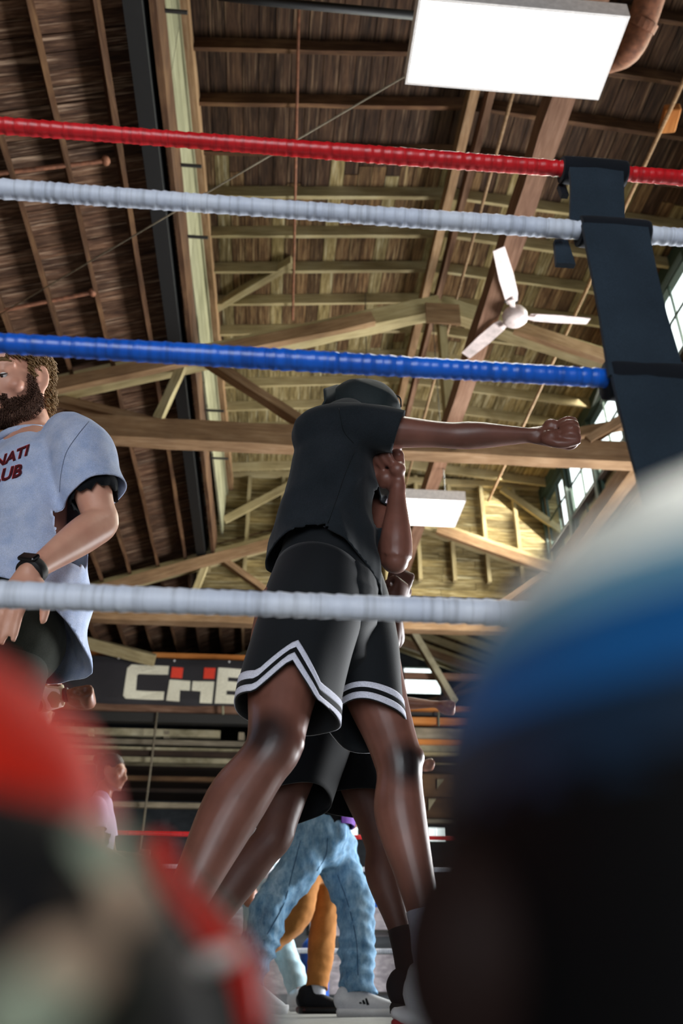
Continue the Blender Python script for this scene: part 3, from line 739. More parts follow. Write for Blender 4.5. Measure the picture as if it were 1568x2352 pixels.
def mitt(c, s, m, label):
    bm = bmesh.new(); ball(bm, c, (.13*s, .1*s, .12*s)); ball(bm, Vector(c)+Vector((.1*s, 0, -.05*s)), (.09*s, .085*s, .08*s)); ball(bm, Vector(c)+Vector((-.05*s, -.08*s, .02*s)), (.08*s, .04*s, .045*s))
    return tag(link('boxing_glove', remesh(bm, .02, 2), m), label, 'glove', 'gloves on the gear rack')
M['glove_red'] = plain('red_glove_leather', '#b4261f', .35); M['glove_white'] = plain('white_glove_leather', '#d9d3cc', .4)
mitt((1.62, 10.6, .28), 1.0, M['glove_red'], 'red boxing glove on the middle shelf of the gear rack')
mitt((1.95, 10.6, .28), 1.0, M['glove_white'], 'white boxing glove on the middle shelf of the gear rack')
tr = thing('equipment_trunk', (-.7, 9.6, -1), 'maroon vinyl bench block standing beyond the far ropes', 'bench')
box('padding', -1.0, .05, 9.3, 10.2, -.95, .3, M['maroon'], tr, .05); box('base', -.95, 0, 9.35, 10.15, -1, -.94, M['black'], tr)
hb = thing('punching_bag', (.65, 11.0, -1), 'blue free-standing punching bag beyond the ring behind the denim legs', 'punching bag')
bm = bmesh.new(); tube(bm, [((.65, 11, -.7), .17, .17), ((.65, 11, .55), .17, .17)], (1, 0, 0), 20, 2); link('bag', from_bm(bm, True), M['rope_blue'], hb)
bm = bmesh.new(); rod(bm, [(.65, 11, -1), (.65, 11, -.78)], .26, 20); link('base', from_bm(bm), M['black'], hb)
pl = thing('floor_lamp', (.5, 11.6, -1), 'small bright round work lamp low behind the legs', 'lamp')
bm = bmesh.new(); ball(bm, (.5, 11.6, .42), .09); link('bulb', from_bm(bm, True), glow('work_lamp', '#fff4d8', 8), pl)
bm = bmesh.new(); rod(bm, [(.5, 11.6, -1), (.5, 11.6, .36)], .02); link('stand', from_bm(bm), M['steel'], pl)
bm = bmesh.new(); rod(bm, [(.5, 11.6, -1), (.5, 11.6, -.97)], .16, 16); link('base', from_bm(bm), M['steel'], pl)
print('ring ok')

# ================================================================== PEOPLE
def V3(*a): return Vector(a)
def lerp(a, b, t): return Vector(a)*(1-t)+Vector(b)*t
def leg(bm, hip, knee, ankle, fwd, s=1.0, foot=None, thigh=True):
    hip, knee, ankle, fwd = Vector(hip), Vector(knee), Vector(ankle), Vector(fwd).normalized()
    side = fwd.cross(Vector((0, 0, 1))).normalized(); b = -fwd
    st = []
    for t, a, c, o in ((0, .088, .095, 0), (.3, .08, .088, .004), (.6, .067, .072, .004), (.85, .055, .058, 0)):
        st.append((lerp(hip, knee, t)-b*(-o)*s, a*s, c*s))
    st.append((knee, .051*s, .054*s))
    for t, a, c, o in ((.1, .048, .05, .004), (.26, .051, .056, .015), (.42, .047, .051, .014), (.65, .037, .039, .007), (.85, .029, .033, .003), (1, .029, .037, .004)):
        st.append((lerp(knee, ankle, t)+b*o*s, a*s, c*s))
    tube(bm, st, side, 18, 4)
    ball(bm, knee+fwd*.03*s+Vector((0, 0, .004)), .03*s, n=8)
    ball(bm, lerp(knee, ankle, .12)+fwd*.026*s, .02*s, n=8)
    if foot is not None:
        f = Vector(foot).normalized(); sd = f.cross(Vector((0, 0, 1)))
        tube(bm, [(ankle-f*.04+Vector((0, 0, -.045)), .03, .03), (ankle+f*.03+Vector((0, 0, -.05)), .036, .032), (ankle+f*.12+Vector((0, 0, -.068)), .042, .02), (ankle+f*.19+Vector((0, 0, -.075)), .034, .014)], sd, 12, 3)
def arm(bm, sh, el, wr, s=1.0, hint=(0, 0, 1)):
    sh, el, wr = Vector(sh), Vector(el), Vector(wr); n = (el-sh).normalized()
    st = [(lerp(sh, el, t), a*s, c*s) for t, a, c in ((0, .056, .056), (.22, .053, .05), (.5, .047, .045), (.8, .039, .038))]
    st.append((el, .037*s, .038*s))
    st += [(lerp(el, wr, t), a*s, c*s) for t, a, c in ((.18, .040, .040), (.38, .039, .036), (.7, .030, .026), (.92, .024, .020), (1, .025, .019))]
    tube(bm, st, hint, 16, 4)
    ball(bm, el+(el*2-sh-wr).normalized()*.008*s, .031*s, n=8)
def hand_frame(wrist, fwd, palm):
    x = Vector(fwd).normalized(); y = Vector(palm); y = (y-x*y.dot(x)).normalized(); z = x.cross(y)
    return Vector(wrist), x, y, z
def chain(bm, pts, r, n=10, m=3):
    tube(bm, [(p, q, q) for p, q in zip(pts, r)], (.3, .2, .9), n, m)
def fist(bm, wrist, fwd, palm, thumb=1, s=1.0, across=False):
    o, x, y, z = hand_frame(wrist, fwd, palm); z = z*thumb
    P = lambda a, b, c: o+(x*a+y*b+z*c)*s
    tube(bm, [(P(-.012, 0, 0), .027*s, .02*s), (P(.02, .002, .002), .034*s, .02*s), (P(.055, .0, .0), .042*s, .019*s), (P(.086, -.004, 0), .041*s, .016*s)], z, 16, 4)
    ball(bm, P(.035, .016, .022), (.026*s, .026*s, .026*s), n=8)      # ball of the thumb
    ball(bm, P(.04, .012, -.024), (.024*s, .024*s, .024*s), n=8)
    for i, (zc, L) in enumerate(((.031, .97), (.0105, 1.04), (-.0105, 1.0), (-.030, .86))):
        chain(bm, [P(.072, -.004, zc*.95), P(.094, -.004, zc), P(.104, .022*L, zc), P(.099, .043*L, zc), P(.078, .048*L, zc*.97), P(.06, .034*L, zc*.94)],
              [.0105*s, .0112*s, .0108*s, .0102*s, .0095*s, .008*s])
    if across:
        chain(bm, [P(.02, .02, .032), P(.05, .032, .047), P(.078, .052, .036), P(.088, .058, .012)], [.014*s, .0135*s, .012*s, .009*s])
    else:
        chain(bm, [P(.018, .018, .03), P(.045, .026, .05), P(.075, .03, .052), P(.102, .034, .046)], [.015*s, .014*s, .0125*s, .0095*s])
def open_hand(bm, wrist, fwd, palm, thumb=1, s=1.0, curl=.25, spread=.1):
    o, x, y, z = hand_frame(wrist, fwd, palm); z = z*thumb
    P = lambda a, b, c: o+(x*a+y*b+z*c)*s
    tube(bm, [(P(-.012, 0, 0), .027*s, .02*s), (P(.03, .002, .002), .036*s, .018*s), (P(.065, .0, .0), .041*s, .016*s), (P(.092, -.002, 0), .039*s, .013*s)], z, 16, 4)
    for zc, L in ((.031, .074), (.0105, .083), (-.0105, .077), (-.030, .06)):
        a, b, c = .088, -.002, zc; pts = [P(a-.015, b, c), P(a, b, c)]; an = curl*.4
        for k, f in enumerate((.45, .31, .24)):
            an += curl; a += L*f*math.cos(an); b += L*f*math.sin(an); c += L*f*spread*zc/.03; pts.append(P(a, b, c))
        chain(bm, pts, [.0095*s, .0098*s, .0092*s, .0084*s, .0068*s])
    chain(bm, [P(.015, .012, .028), P(.04, .022, .05), P(.07, .03, .062), P(.092, .036, .066)], [.0145*s, .0135*s, .0115*s, .0085*s])
def head_frame(c, fwd, up=(0, 0, 1)):
    y = Vector(fwd).normalized(); u = Vector(up); z = (u-y*u.dot(y)).normalized(); x = y.cross(z)   # x: the person's right
    c = Vector(c); return c, x, y, z
def head(bm, c, fwd, up=(0, 0, 1), s=1.0, neck=None, ears=True):
    c, x, y, z = head_frame(c, fwd, up)
    P = lambda a, b, d: c+(x*a+y*b+z*d)*s
    rot = Matrix(((x.x, y.x, z.x), (x.y, y.y, z.y), (x.z, y.z, z.z)))
    E = lambda p, r: ball(bm, P(*p), [q*s for q in r], rot, 12)
    E((0, -.018, .04), (.076, .097, .083)); E((0, .02, -.01), (.069, .073, .082)); E((0, .036, -.055), (.052, .052, .062)); E((0, .06, -.098), (.028, .026, .02))
    for q in (-1, 1):
        tube(bm, [(P(q*.062, -.006, -.045), .018*s, .02*s), (P(q*.055, .02, -.083), .016*s, .018*s), (P(q*.02, .062, -.104), .014*s, .016*s)], z, 10, 3)
        E((q*.046, .055, -.028), (.024, .022, .02))                    # cheekbone
        E((q*.033, .077, .0125), (.0165, .0125, .0095))                  # eyelid
        E((q*.013, .097, -.042), (.0105, .012, .009))                  # nostril
        if ears:
            tube(bm, [(P(q*.073, .0, -.036), .007*s, .009*s), (P(q*.08, -.012, -.03), .008*s, .009*s), (P(q*.086, -.024, -.006), .006*s, .008*s), (P(q*.086, -.02, .018), .006*s, .008*s), (P(q*.079, -.004, .023), .006*s, .007*s), (P(q*.074, .004, .01), .006*s, .006*s)], x, 8, 3)
            E((q*.076, -.01, -.004), (.006, .016, .024)); E((q*.077, .004, -.01), (.006, .006, .009))
    tube(bm, [(P(-.055, .062, .026), .009*s, .01*s), (P(-.03, .08, .031), .011*s, .011*s), (P(0, .084, .026), .01*s, .011*s), (P(.03, .08, .031), .011*s, .011*s), (P(.055, .062, .026), .009*s, .01*s)], z, 8, 3)
    tube(bm, [(P(0, .082, .02), .009*s, .01*s), (P(0, .095, -.008), .0095*s, .011*s), (P(0, .108, -.036), .013*s, .0125*s)], x, 10, 3)
    tube(bm, [(P(-.024, .076, -.07), .004*s, .004*s), (P(-.008, .09, -.064), .0062*s, .007*s), (P(.008, .09, -.064), .0062*s, .007*s), (P(.024, .076, -.07), .004*s, .004*s)], z, 8, 3)
    tube(bm, [(P(-.022, .075, -.073), .004*s, .004*s), (P(0, .089, -.078), .0075*s, .0075*s), (P(.022, .075, -.073), .004*s, .004*s)], z, 8, 3)
    if neck is not None:
        n0 = P(0, -.025, -.03); n1 = Vector(neck)
        tube(bm, [(n0, .05*s, .055*s), (lerp(n0, n1, .5), .056*s, .056*s), (n1, .068*s, .064*s)], x, 16, 4)
    return P, rot
def eyes(parent, c, fwd, up, s, m_white, m_iris, half_closed=.5):
    c, x, y, z = head_frame(c, fwd, up); P = lambda a, b, d: c+(x*a+y*b+z*d)*s
    for q in (-1, 1):
        bm = bmesh.new(); ball(bm, P(q*.033, .0745, .001), .0115*s, n=8); e = link('eye', from_bm(bm, True), m_white, parent)
        bm = bmesh.new(); ball(bm, P(q*.033, .0828, -.003), .0046*s, n=6); link('iris', from_bm(bm, True), m_iris, e)
        bm = bmesh.new(); tube(bm, [(P(q*.019, .083, .002), .0008*s, .001*s), (P(q*.033, .0895, -.0005), .0016*s, .0016*s), (P(q*.048, .079, .001), .001*s, .001*s)], z, 6, 4); link('eyelash', from_bm(bm, True), m_iris, e)
def brows(parent, c, fwd, up, s, m):
    c, x, y, z = head_frame(c, fwd, up); P = lambda a, b, d: c+(x*a+y*b+z*d)*s
    for q in (-1, 1):
        bm = bmesh.new(); tube(bm, [(P(q*.056, .069, .03), .002*s, .004*s), (P(q*.04, .083, .039), .004*s, .006*s), (P(q*.016, .092, .034), .004*s, .006*s)], y, 8, 4)
        link('eyebrow', from_bm(bm, True), m, parent)
def torso_tube(bm, rows, right, n=24, sup=2.3, m=4):
    tube(bm, [(p, a, b) for p, a, b in rows], right, n, m, dome=True, sup=sup)
def shoe(parent, heel, toe, m_up, m_sole, name='shoe', width=.046, h=.1, lift=0.0, sole=.028, m_foot=None):
    """a trainer from heel to toe: sole, upper and collar"""
    heel, toe = Vector(heel), Vector(toe); d = (toe-heel); L = d.length; d.normalize(); up = Vector((0, 0, 1)); up = (up-d*up.dot(d)).normalized(); s = d.cross(up)
    P = lambda a, b, c: heel+d*(a*L)+s*b+up*c
    prof = ((0, .55, 0), (.04, .78, 0), (.2, .9, 0), (.45, .86, 0), (.7, 1.05, 0), (.88, .86, .004), (.97, .5, .012), (1, .25, .018))
    bm = bmesh.new(); lo, hi = [], []
    left = [P(a, -w*width, z) for a, w, z in prof]+[P(a, w*width, z) for a, w, z in reversed(prof)]
    R = np.array([[p for p in left], [p+up*sole*.6+(p-P(.5, 0, 0)).normalized()*.003 for p in left], [p+up*sole-(p-P(.5, 0, 0)).normalized()*.001 for p in left]])
    add_rings(bm, R, (P(.5, 0, 0), P(.5, 0, sole))); so = link(name+'_sole', from_bm(bm, True), m_sole, parent)
    bm = bmesh.new()
    st = [(P(.03, 0, sole+.03), width*.62, .045), (P(.12, 0, sole+.04), width*.78, .058), (P(.3, 0, sole+.034), width*.82, .052), (P(.5, 0, sole+.022), width*.86, .04), (P(.72, 0, sole+.008), width*.94, .03), (P(.88, 0, sole+.001), width*.8, .022), (P(.97, 0, sole), width*.45, .012)]
    tube(bm, st, s, 16, 4)
    tube(bm, [(P(.16, 0, sole+.05), width*.72, .055), (P(.14, 0, h), width*.74, .06), (P(.13, 0, h+.012), width*.7, .056)], s, 16, 3)
    uo = link(name+'_upper', remesh(bm, .006, 4), m_up, parent)
    return P, up, s, uo, L
def laces(parent, P, m, sole=.028, n=4):
    for i in range(n):
        a = .34+.08*i; bm = bmesh.new()
        rod(bm, [P(a, -.026, sole+.076-.014*i), P(a+.02, 0, sole+.082-.0135*i), P(a, .026, sole+.076-.014*i)], .0035, 6, 3); link('lace', from_bm(bm, True), m, parent)
def hose(name, tubes, m, parent, voxel=.01, cuts=(), folds=None, smooth=3, thick=.004):
    """a garment: tubes fused into one cloth surface, opened at its hems"""
    bm = bmesh.new()
    for t in tubes: tube(bm, *t[:-1], **t[-1]) if isinstance(t[-1], dict) else tube(bm, *t)
    me = remesh(bm, voxel, smooth)
    if folds: displace(me, folds)
    if cuts: cut(me, cuts)
    return solid(link(name, me, m, parent), thick) if thick else link(name, me, m, parent)

# ---- materials for people
kn1, kn2 = at(618, 1705, 1.80), at(941, 1748, 2.06)
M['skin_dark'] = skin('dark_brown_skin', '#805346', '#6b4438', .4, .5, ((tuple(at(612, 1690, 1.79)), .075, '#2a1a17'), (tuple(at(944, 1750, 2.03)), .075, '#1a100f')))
M['skin_dark2'] = skin('deep_brown_skin', '#5f3e33', '#50322a', .5, .35)
M['skin_mid'] = skin('brown_skin', '#8a5a44', '#774a38', .45, .45)
M['skin_light'] = skin('fair_skin', '#d9a58c', '#c98f78', .45, .4)
M['palm'] = skin('palm', '#a5705e', '#8f5d4c')
M['tee_black'] = cloth('washed_black_cotton', '#1b2125', '#252a2f', 320, .92, .3, .12, 7)
M['cap_black'] = cloth('dark_green_black_cloth', '#141d1f', '#1b2628', 300, .7, .2, .3)
M['shorts_black'] = cloth('black_basketball_mesh', '#0e1216', '#13181c', 420, .75, .45, .25, 6)
M['trim_white'] = cloth('white_trim_ribbon', '#e3e4f0', '#d6d9ea', 380, .8, .3)
M['trim_black'] = cloth('black_trim_ribbon', '#121417', None, 380, .8, .3)
M['sock_grey'] = cloth('pale_ribbed_sock', '#c6cbdc', '#aeb5ca', 300, .9, .4)
M['black_cloth'] = cloth('black_cotton', '#0b0d10', '#101317', 300, .9, .3)
M['grey_tee'] = cloth('heather_grey_cotton', '#a3b3d4', '#bfc9e0', 520, .92, .3, .12, 26)
M['olive'] = cloth('dark_olive_cloth', '#23261f', '#2e3129', 300, .85, .3)
M['white_cloth'] = cloth('white_cotton', '#d9dbe2', '#cdd0da', 300, .9, .3)
M['purple'] = cloth('purple_cotton', '#5a2f86', '#6d3c9c', 300, .8, .2)
M['lilac'] = cloth('pale_lilac_cotton', '#c9b8d2', '#b9a6c6', 300, .9, .3)
M['tan_cloth'] = cloth('tan_canvas_trousers', '#a8703a', '#92602f', 300, .9, .3, .12, 12)
M['sole_white'] = plain('white_shoe_foam', '#d4d6d8', .6, .3, 0, .06); M['shoe_white'] = cloth('white_shoe_knit', '#d8dade', '#c9ccd2', 500, .8, .4)
M['shoe_black'] = cloth('black_shoe_knit', '#15161a', '#1d1e22', 500, .75, .4); M['sole_red'] = plain('red_shoe_sole', '#8e1c22', .5)
M['hair_fair'] = wood('fair_brown_hair', '#584228', '#917048', '#c2a06c', (60, 60, 60), .5, .2)
M['beard'] = wood('brown_beard', '#3b291e', '#66483a', '#8f6f58', (60, 60, 60), .6, .2)
M['hair_black'] = plain('black_hair', '#120e0d', .6, .3)
M['eye'] = plain('eye_white', '#d8d2cc', .25, .5, 0, .02); M['iris'] = plain('brown_iris', '#2a1a12', .2, .6, 0, .05)
def denim(name, a, b, c):
    k = NT(name); v = k.coords((1, 1, .45), False); v2 = k.coords((1, 1, 1), False); n1 = k.noise(v, 9, 5, .68); n2 = k.noise(v2, 420, 2); n3 = k.noise(v, 38, 4, .7)
    col = k.ramp(n1, [(.3, lin(a)), (.52, lin(b)), (.78, lin(c))]); col = k.mix(.4, col, k.ramp(n3, [(.3, lin(a)), (.7, lin(c))]))
    k.bump(n2, .3, .0008); return k.base(k.mix(1.0, col, k.ramp(n2, [(.3, (.85, .85, .85, 1)), (.7, (1.1, 1.1, 1.1, 1))]), 'MULTIPLY'), .9, .15)
M['denim'] = denim('faded_blue_denim', '#2c5477', '#6494b8', '#b4cfe0')
M['denim_pale'] = denim('pale_blue_denim', '#86a9b8', '#a8c4cf', '#c6dbe1')
def camo_mat(name, cols, sc):
    k = NT(name); v = k.coords((1, 1, 1), False); n1 = k.noise(v, sc, 1.5, .4); st = [(0, lin(cols[0]))]
    r = k.ramp(n1, [(0, lin(cols[0])), (.44, lin(cols[1])), (.53, lin(cols[2])), (.62, lin(cols[3]))]); 
    r.node.color_ramp.interpolation = 'CONSTANT'; return k.base(r, .8, .2)
M['camo'] = camo_mat('camouflage_sleeve', ('#4a3a2e', '#b9a68e', '#d8ccc0', '#8d8a6c'), 9)

# ================= 1. the shadow boxer throwing a right =================
X = Vector((1, 0, 0)); Yv = Vector((0, 1, 0)); Zv = Vector((0, 0, 1))
bx = thing('person', (at(760, 1700, 2.05).x, 2.05, 0), 'boxer in black tee and black shorts with white trim, right arm punching out straight', 'person')
rs, re_, rw = at(806, 985, 1.93), at(1040, 1000, 1.92), at(1232, 1000, 1.89)
ls, le, lw = at(842, 1110, 2.22), at(908, 1283, 2.02), at(912, 1118, 2.0)
neck = at(800, 1000, 2.08); hc = at(836, 964, 2.08); hf = Vector((.9, -.08, -.32)); hu = Vector((.28, .0, 1))
rh, rk, ra = at(688, 1400, 1.97), at(628, 1716, 1.83), at(352, 2215, 1.78)
lh, lk, la = at(806, 1400, 2.17), at(914, 1748, 2.09), at(994, 2192, 2.05)
bm = bmesh.new()
arm(bm, rs, re_, rw, 1.0, (0, 1, 0)); fist(bm, rw, (1, -.06, -.05), (0, -1, .12), 1)
arm(bm, ls, le, lw, 1.14, (0, 1, 0)); fist(bm, lw, (-.12, .0, 1), (-.75, -.5, -.1), -1, 1.0, True)
head(bm, hc, hf, hu, .98, neck, False)
tube(bm, [(neck, .07, .06), (at(775, 1080, 2.07), .13, .1), (at(765, 1220, 2.07), .11, .09), (at(750, 1330, 2.07), .12, .1), (at(745, 1420, 2.07), .12, .1)], (0, 1, 0), 18, 4)
leg(bm, rh, rk, ra, (.93, -.3, .1), 1.16); leg(bm, lh, lk, la, (.95, -.3, .1), 1.12)
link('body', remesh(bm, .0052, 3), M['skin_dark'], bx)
# the tee: trunk and sleeves as one cloth
def tee_fold(p):
    q = Vector(p); d = wrinkle(q*1.0, 6, .012, 3)+wrinkle(q, 13, .006, 9)
    low = max(0, min(1, (1.32-q.z)/.35))
    d += fold(q, (1, .3, .25), 24, .022, 1.6, 1.3)*low
    arm_ = max(0, 1-abs(q.z-1.27)/.2)
    d += fold(q, (.75, 0, -.8), 27, .02, 2.0, 4.2)*arm_*(1 if q.x > .12 else .3)
    return d
T = lambda px, py, Y, a, b: (at(px, py, Y), a, b)
hint_t = (.28, .96, 0)
trunk = [T(737, 1372, 2.06, .205, .160), T(742, 1318, 2.06, .195, .160), T(752, 1240, 2.06, .18, .137), T(766, 1150, 2.06, .18, .124), T(778, 1080, 2.06, .185, .118), T(790, 1025, 2.06, .175, .092), T(802, 985, 2.06, .12, .068), T(812, 968, 2.07, .07, .055)]
sl_d = (re_-rs).normalized(); sleeve_end = rs+sl_d*.135
tubes = [(trunk, hint_t, 26, 4, True, 2.25),
         ([(rs-sl_d*.09+Vector((0, .03, -.015)), .08, .075), (rs-sl_d*.02, .082, .07), (rs+sl_d*.06, .074, .068), (sleeve_end, .068, .064), (sleeve_end+sl_d*.06, .068, .064)], (0, 1, 0), 20, 4),
         ([(ls, .075, .075), (lerp(ls, le, .35), .07, .068), (lerp(ls, le, .55), .066, .066), (lerp(ls, le, .75), .066, .066)], (0, 1, 0), 18, 4)]
hA, hB, hC = at(602, 1302, 2.06), at(711, 1264, 2.06), at(865, 1372, 2.06)
nA = Vector(((hB-hA).z, 0, -(hB-hA).x)); nB = Vector(((hC-hB).z, 0, -(hC-hB).x))
link_t = hose('tshirt', tubes, M['tee_black'], bx, .0085, [(sleeve_end, sl_d+Vector((.0, 0, -.28)), .13), (lerp(ls, le, .55), le-ls, .12), (hA, nA, .5, lambda q: q.z < 1.12 and q.x < hB.x), (hB, nB, .5, lambda q: q.z < 1.12 and q.x >= hB.x)], tee_fold, 3, .004)
# white chest print at the front edge of the tee
bmv = link_t.data
def on_cloth(me, origin, direc, off=.002):
    bmq = bmesh.new(); bmq.from_mesh(me); tr = BVHTree.FromBMesh(bmq); bmq.free(); return tr
def wrap_patch(name, me, pix, m, parent, off=.003, Yfrom=.9, sub=3):
    """a flat print laid on the cloth: its outline in photo pixels is sent along the line of sight to the cloth"""
    tr = on_cloth(me, None, None); bm = bmesh.new(); f = bm.faces.new([bm.verts.new((x, 0, y)) for x, y in pix]); f.normal_update()
    bmesh.ops.triangulate(bm, faces=[f])
    if sub: bmesh.ops.subdivide_edges(bm, edges=list(bm.edges), cuts=sub)
    last = None
    for v in bm.verts:
        d = ray(v.co.x, v.co.z).normalized(); h = tr.ray_cast(CAMP, d)
        if h[0] is not None: v.co = h[0]-d*off; last = v.co.copy()
        else: v.co = CAMP+d*((last-CAMP).length if last is not None else 2.0)
    return link(name, from_bm(bm), m, parent)
wrap_patch('chest_print', link_t.data, [(868, 1136), (889, 1140), (889, 1156), (869, 1152)], M['trim_white'], bx)
# cap: a close cloth dome with a stiff cape turned to the back
c, hx, hy, hz = head_frame(hc, hf, hu)
def cap_fold(p): return wrinkle(p, 14, .004, 2)+fold(p, (.5, 0, 1), 55, .003, 2, 7)
bm = bmesh.new(); rot = Matrix(((hx.x, hy.x, hz.x), (hx.y, hy.y, hz.y), (hx.z, hy.z, hz.z)))
ball(bm, c+hz*.045-hy*.012, (.09, .112, .09), rot, 14)
me = remesh(bm, .006, 2); displace(me, cap_fold); cut(me, [(c-hz*.005, -hz+hy*.3, .3)])
cap = solid(link('cap', me, M['cap_black'], bx), .004)
bm = bmesh.new(); R = []
cape = [[(742, 895, 2.02), (770, 886, 2.06), (812, 884, 2.12), (850, 884, 2.16)], [(744, 920, 2.0), (768, 908, 2.04), (808, 905, 2.1), (842, 905, 2.15)],
        [(726, 950, 2.02), (750, 938, 2.04), (786, 935, 2.1), (824, 935, 2.16)], [(706, 975, 2.04), (728, 965, 2.05), (764, 965, 2.1), (800, 965, 2.16)], [(696, 1000, 2.06), (716, 992, 2.06), (750, 992, 2.1), (785, 992, 2.16)]]
Vv = [[bm.verts.new(at(*p)) for p in r] for r in cape]
for i in range(4):
    for j in range(3): bm.faces.new((Vv[i][j], Vv[i][j+1], Vv[i+1][j+1], Vv[i+1][j]))
bmesh.ops.subdivide_edges(bm, edges=list(bm.edges), cuts=3, smooth=1.0, use_grid_fill=True)
o = link('cap_flap', from_bm(bm, True), M['cap_black'], cap); solid(o, .005)
bm = bmesh.new(); rod(bm, [c+hz*.136-hy*.02, c+hz*.125+hy*.045, c+hz*.095+hy*.082+hx*.03, c+hz*.055+hy*.098+hx*.04], .0025, 6, 4); link('cap_seam', from_bm(bm, True), M['trim_black'], cap)
# shorts: pelvis and two wide legs, white-black-white trim along the hem
def leg_shell(st, hint, n, hem_fn, rows=26, d0=None, d1=None, off=0.0, seed=0, amp=.005):
    """open cloth tube; hem_fn(theta) is how far (metres) the hem rises; d0..d1 picks a band measured up from the hem"""
    Rr, C, Tt = rings(st, hint, n, 14); Ls = np.concatenate([[0], np.cumsum(np.linalg.norm(np.diff(C, axis=0), axis=1))]); Ltot = Ls[-1]
    th = np.linspace(0, 2*PI, n, endpoint=False); out = []
    K = rows if d0 is None else 4
    for i in range(K+1):
        row = []
        for j in range(n):
            e = Ltot-hem_fn(th[j]); l = e*i/K if d0 is None else e-(d0+(d1-d0)*i/K)
            k = min(len(C)-1.001, np.interp(l, Ls, np.arange(len(C)))); a = int(k); f = k-a
            p = Rr[a, j]*(1-f)+Rr[a+1, j]*f; cc = C[a]*(1-f)+C[a+1]*f; nv = (p-cc); nv /= np.linalg.norm(nv)+1e-9
            w = amp*(noise.noise(Vector((p[0]*5+seed, p[1]*5, p[2]*3)))*1.6+.8*math.sin(th[j]*5+seed+l*6)*min(1, l/Ltot))
            row.append(p+nv*(w+off))
        out.append(row)
    return np.array(out)
def shorts_leg(parent, st, hint, hem_fn, m, trim=True, n=64, seed=0, amp=.005, name='shorts_leg'):
    bm = bmesh.new(); add_rings(bm, leg_shell(st, hint, n, hem_fn, seed=seed, amp=amp)); lo = solid(link(name, from_bm(bm, True), m, parent), .004)
    if trim:
        for (a, b, mm) in ((.001, .019, 'trim_white'), (.019, .033, 'trim_black'), (.033, .052, 'trim_white')):
            bm = bmesh.new(); add_rings(bm, leg_shell(st, hint, n, hem_fn, d0=a, d1=b, off=.0025, seed=seed, amp=amp)); solid(link('hem_trim', from_bm(bm, True), M[mm], lo), .003)
    return lo
def notch(th0, w, h, base=lambda t: 0):
    def f(t):
        d = abs((t-th0+PI) % (2*PI)-PI); return base(t)+max(0, h*(1-d/w))
    return f
# near (right) leg: hint points at the camera so theta 0 faces the lens
near = [(at(735, 1330, 2.0), .135, .125), (at(718, 1400, 1.97), .135, .132), (at(690, 1500, 1.93), .122, .125), (at(668, 1580, 1.9), .118, .122), (at(655, 1652, 1.88), .116, .122)]
shorts_leg(bx, near, (-.25, -1, 0), notch(-.18, .62, .085, lambda t: .022*math.cos(t-2.4)+.012), M['shorts_black'], seed=1.7)
far = [(at(775, 1330, 2.12), .13, .125), (at(795, 1400, 2.14), .13, .125), (at(822, 1500, 2.13), .118, .112), (at(840, 1600, 2.12), .112, .098), (at(845, 1690, 2.1), .108, .098)]
shorts_leg(bx, far, (-.25, -1, 0), lambda t: .02+.022*math.cos(t-.2), M['shorts_black'], seed=5.1)
hose('shorts_seat', [([T(750, 1278, 2.07, .15, .128), T(747, 1340, 2.06, .165, .135), T(752, 1400, 2.05, .165, .135), T(765, 1460, 2.05, .15, .118), T(775, 1500, 2.05, .1, .08)], (0, 1, 0), 24, 4, True, 2.3)],
     M['shorts_black'], bx, .01, (), lambda p: wrinkle(p, 9, .005, 4)+fold(p, (0.2, 0, 1), 60, .005, 2, 2), 3, 0)
def seam(me, pix, parent, m, r=.0022):
    tr = on_cloth(me, None, None); pts = []
    for x, y in catmull(pix, 5):
        d = ray(x, y).normalized(); h = tr.ray_cast(CAMP, d)
        if h[0] is not None: pts.append(h[0]-d*.0008)
    if len(pts) > 3:
        bm = bmesh.new(); rod(bm, pts, r, 6, 1, (.3, 1, .2)); link('seam', from_bm(bm, True), m, parent)
M['seam_tee'] = cloth('dark_tee_seam', '#12171a', None, 300, .9, .2)
seam(link_t.data, [(778, 938), (782, 960), (790, 992), (812, 1018)], link_t, M['seam_tee'], .0012)
seam(link_t.data, [(815, 1035), (792, 1090), (768, 1160), (742, 1225), (714, 1256)], link_t, M['seam_tee'], .0012)
# sock and shoe of the front foot, rear shoe behind the gloves
bm = bmesh.new(); d = (la-lk).normalized()
tube(bm, [(la-d*.09, .041, .043), (la-d*.05, .041, .042), (la, .043, .046), (la+Vector((.02, 0, -.05)), .045, .05)], (0, 1, 0), 18, 4, dome=False); link('sock', from_bm(bm, True), M['sock_grey'], bx)
hl = at(945, 2338, 2.03); hl.z = .018
P, up, sd, uo, L = shoe(bx, hl, Vector((hl.x+.29, 1.98, .0)), M['shoe_white'], M['sole_white'], h=.1); laces(uo, P, M['white_cloth'])
bm = bmesh.new(); tube(bm, [(P(-.115, 0, .03), .02, .012), (P(-.03, 0, .026), .036, .02), (P(.15, 0, .018), .044, .018), (P(.4, 0, .014), .044, .013)], sd, 14, 3); link('heel_flare', from_bm(bm, True), M['sole_white'], bx)
bm = bmesh.new(); tube(bm, [(P(-.12, 0, .012), .018, .009), (P(.0, 0, .004), .034, .008), (P(.2, 0, .001), .037, .006), (P(.42, 0, -.001), .034, .004)], sd, 12, 3); link('outsole', from_bm(bm, True), M['sole_red'], bx)
hl = Vector((ra.x-.07, ra.y+.02, .09)); P, up, sd, uo, L = shoe(bx, hl, Vector((ra.x+.19, ra.y-.05, 0)), M['shoe_white'], M['sole_white']); laces(uo, P, M['white_cloth'])
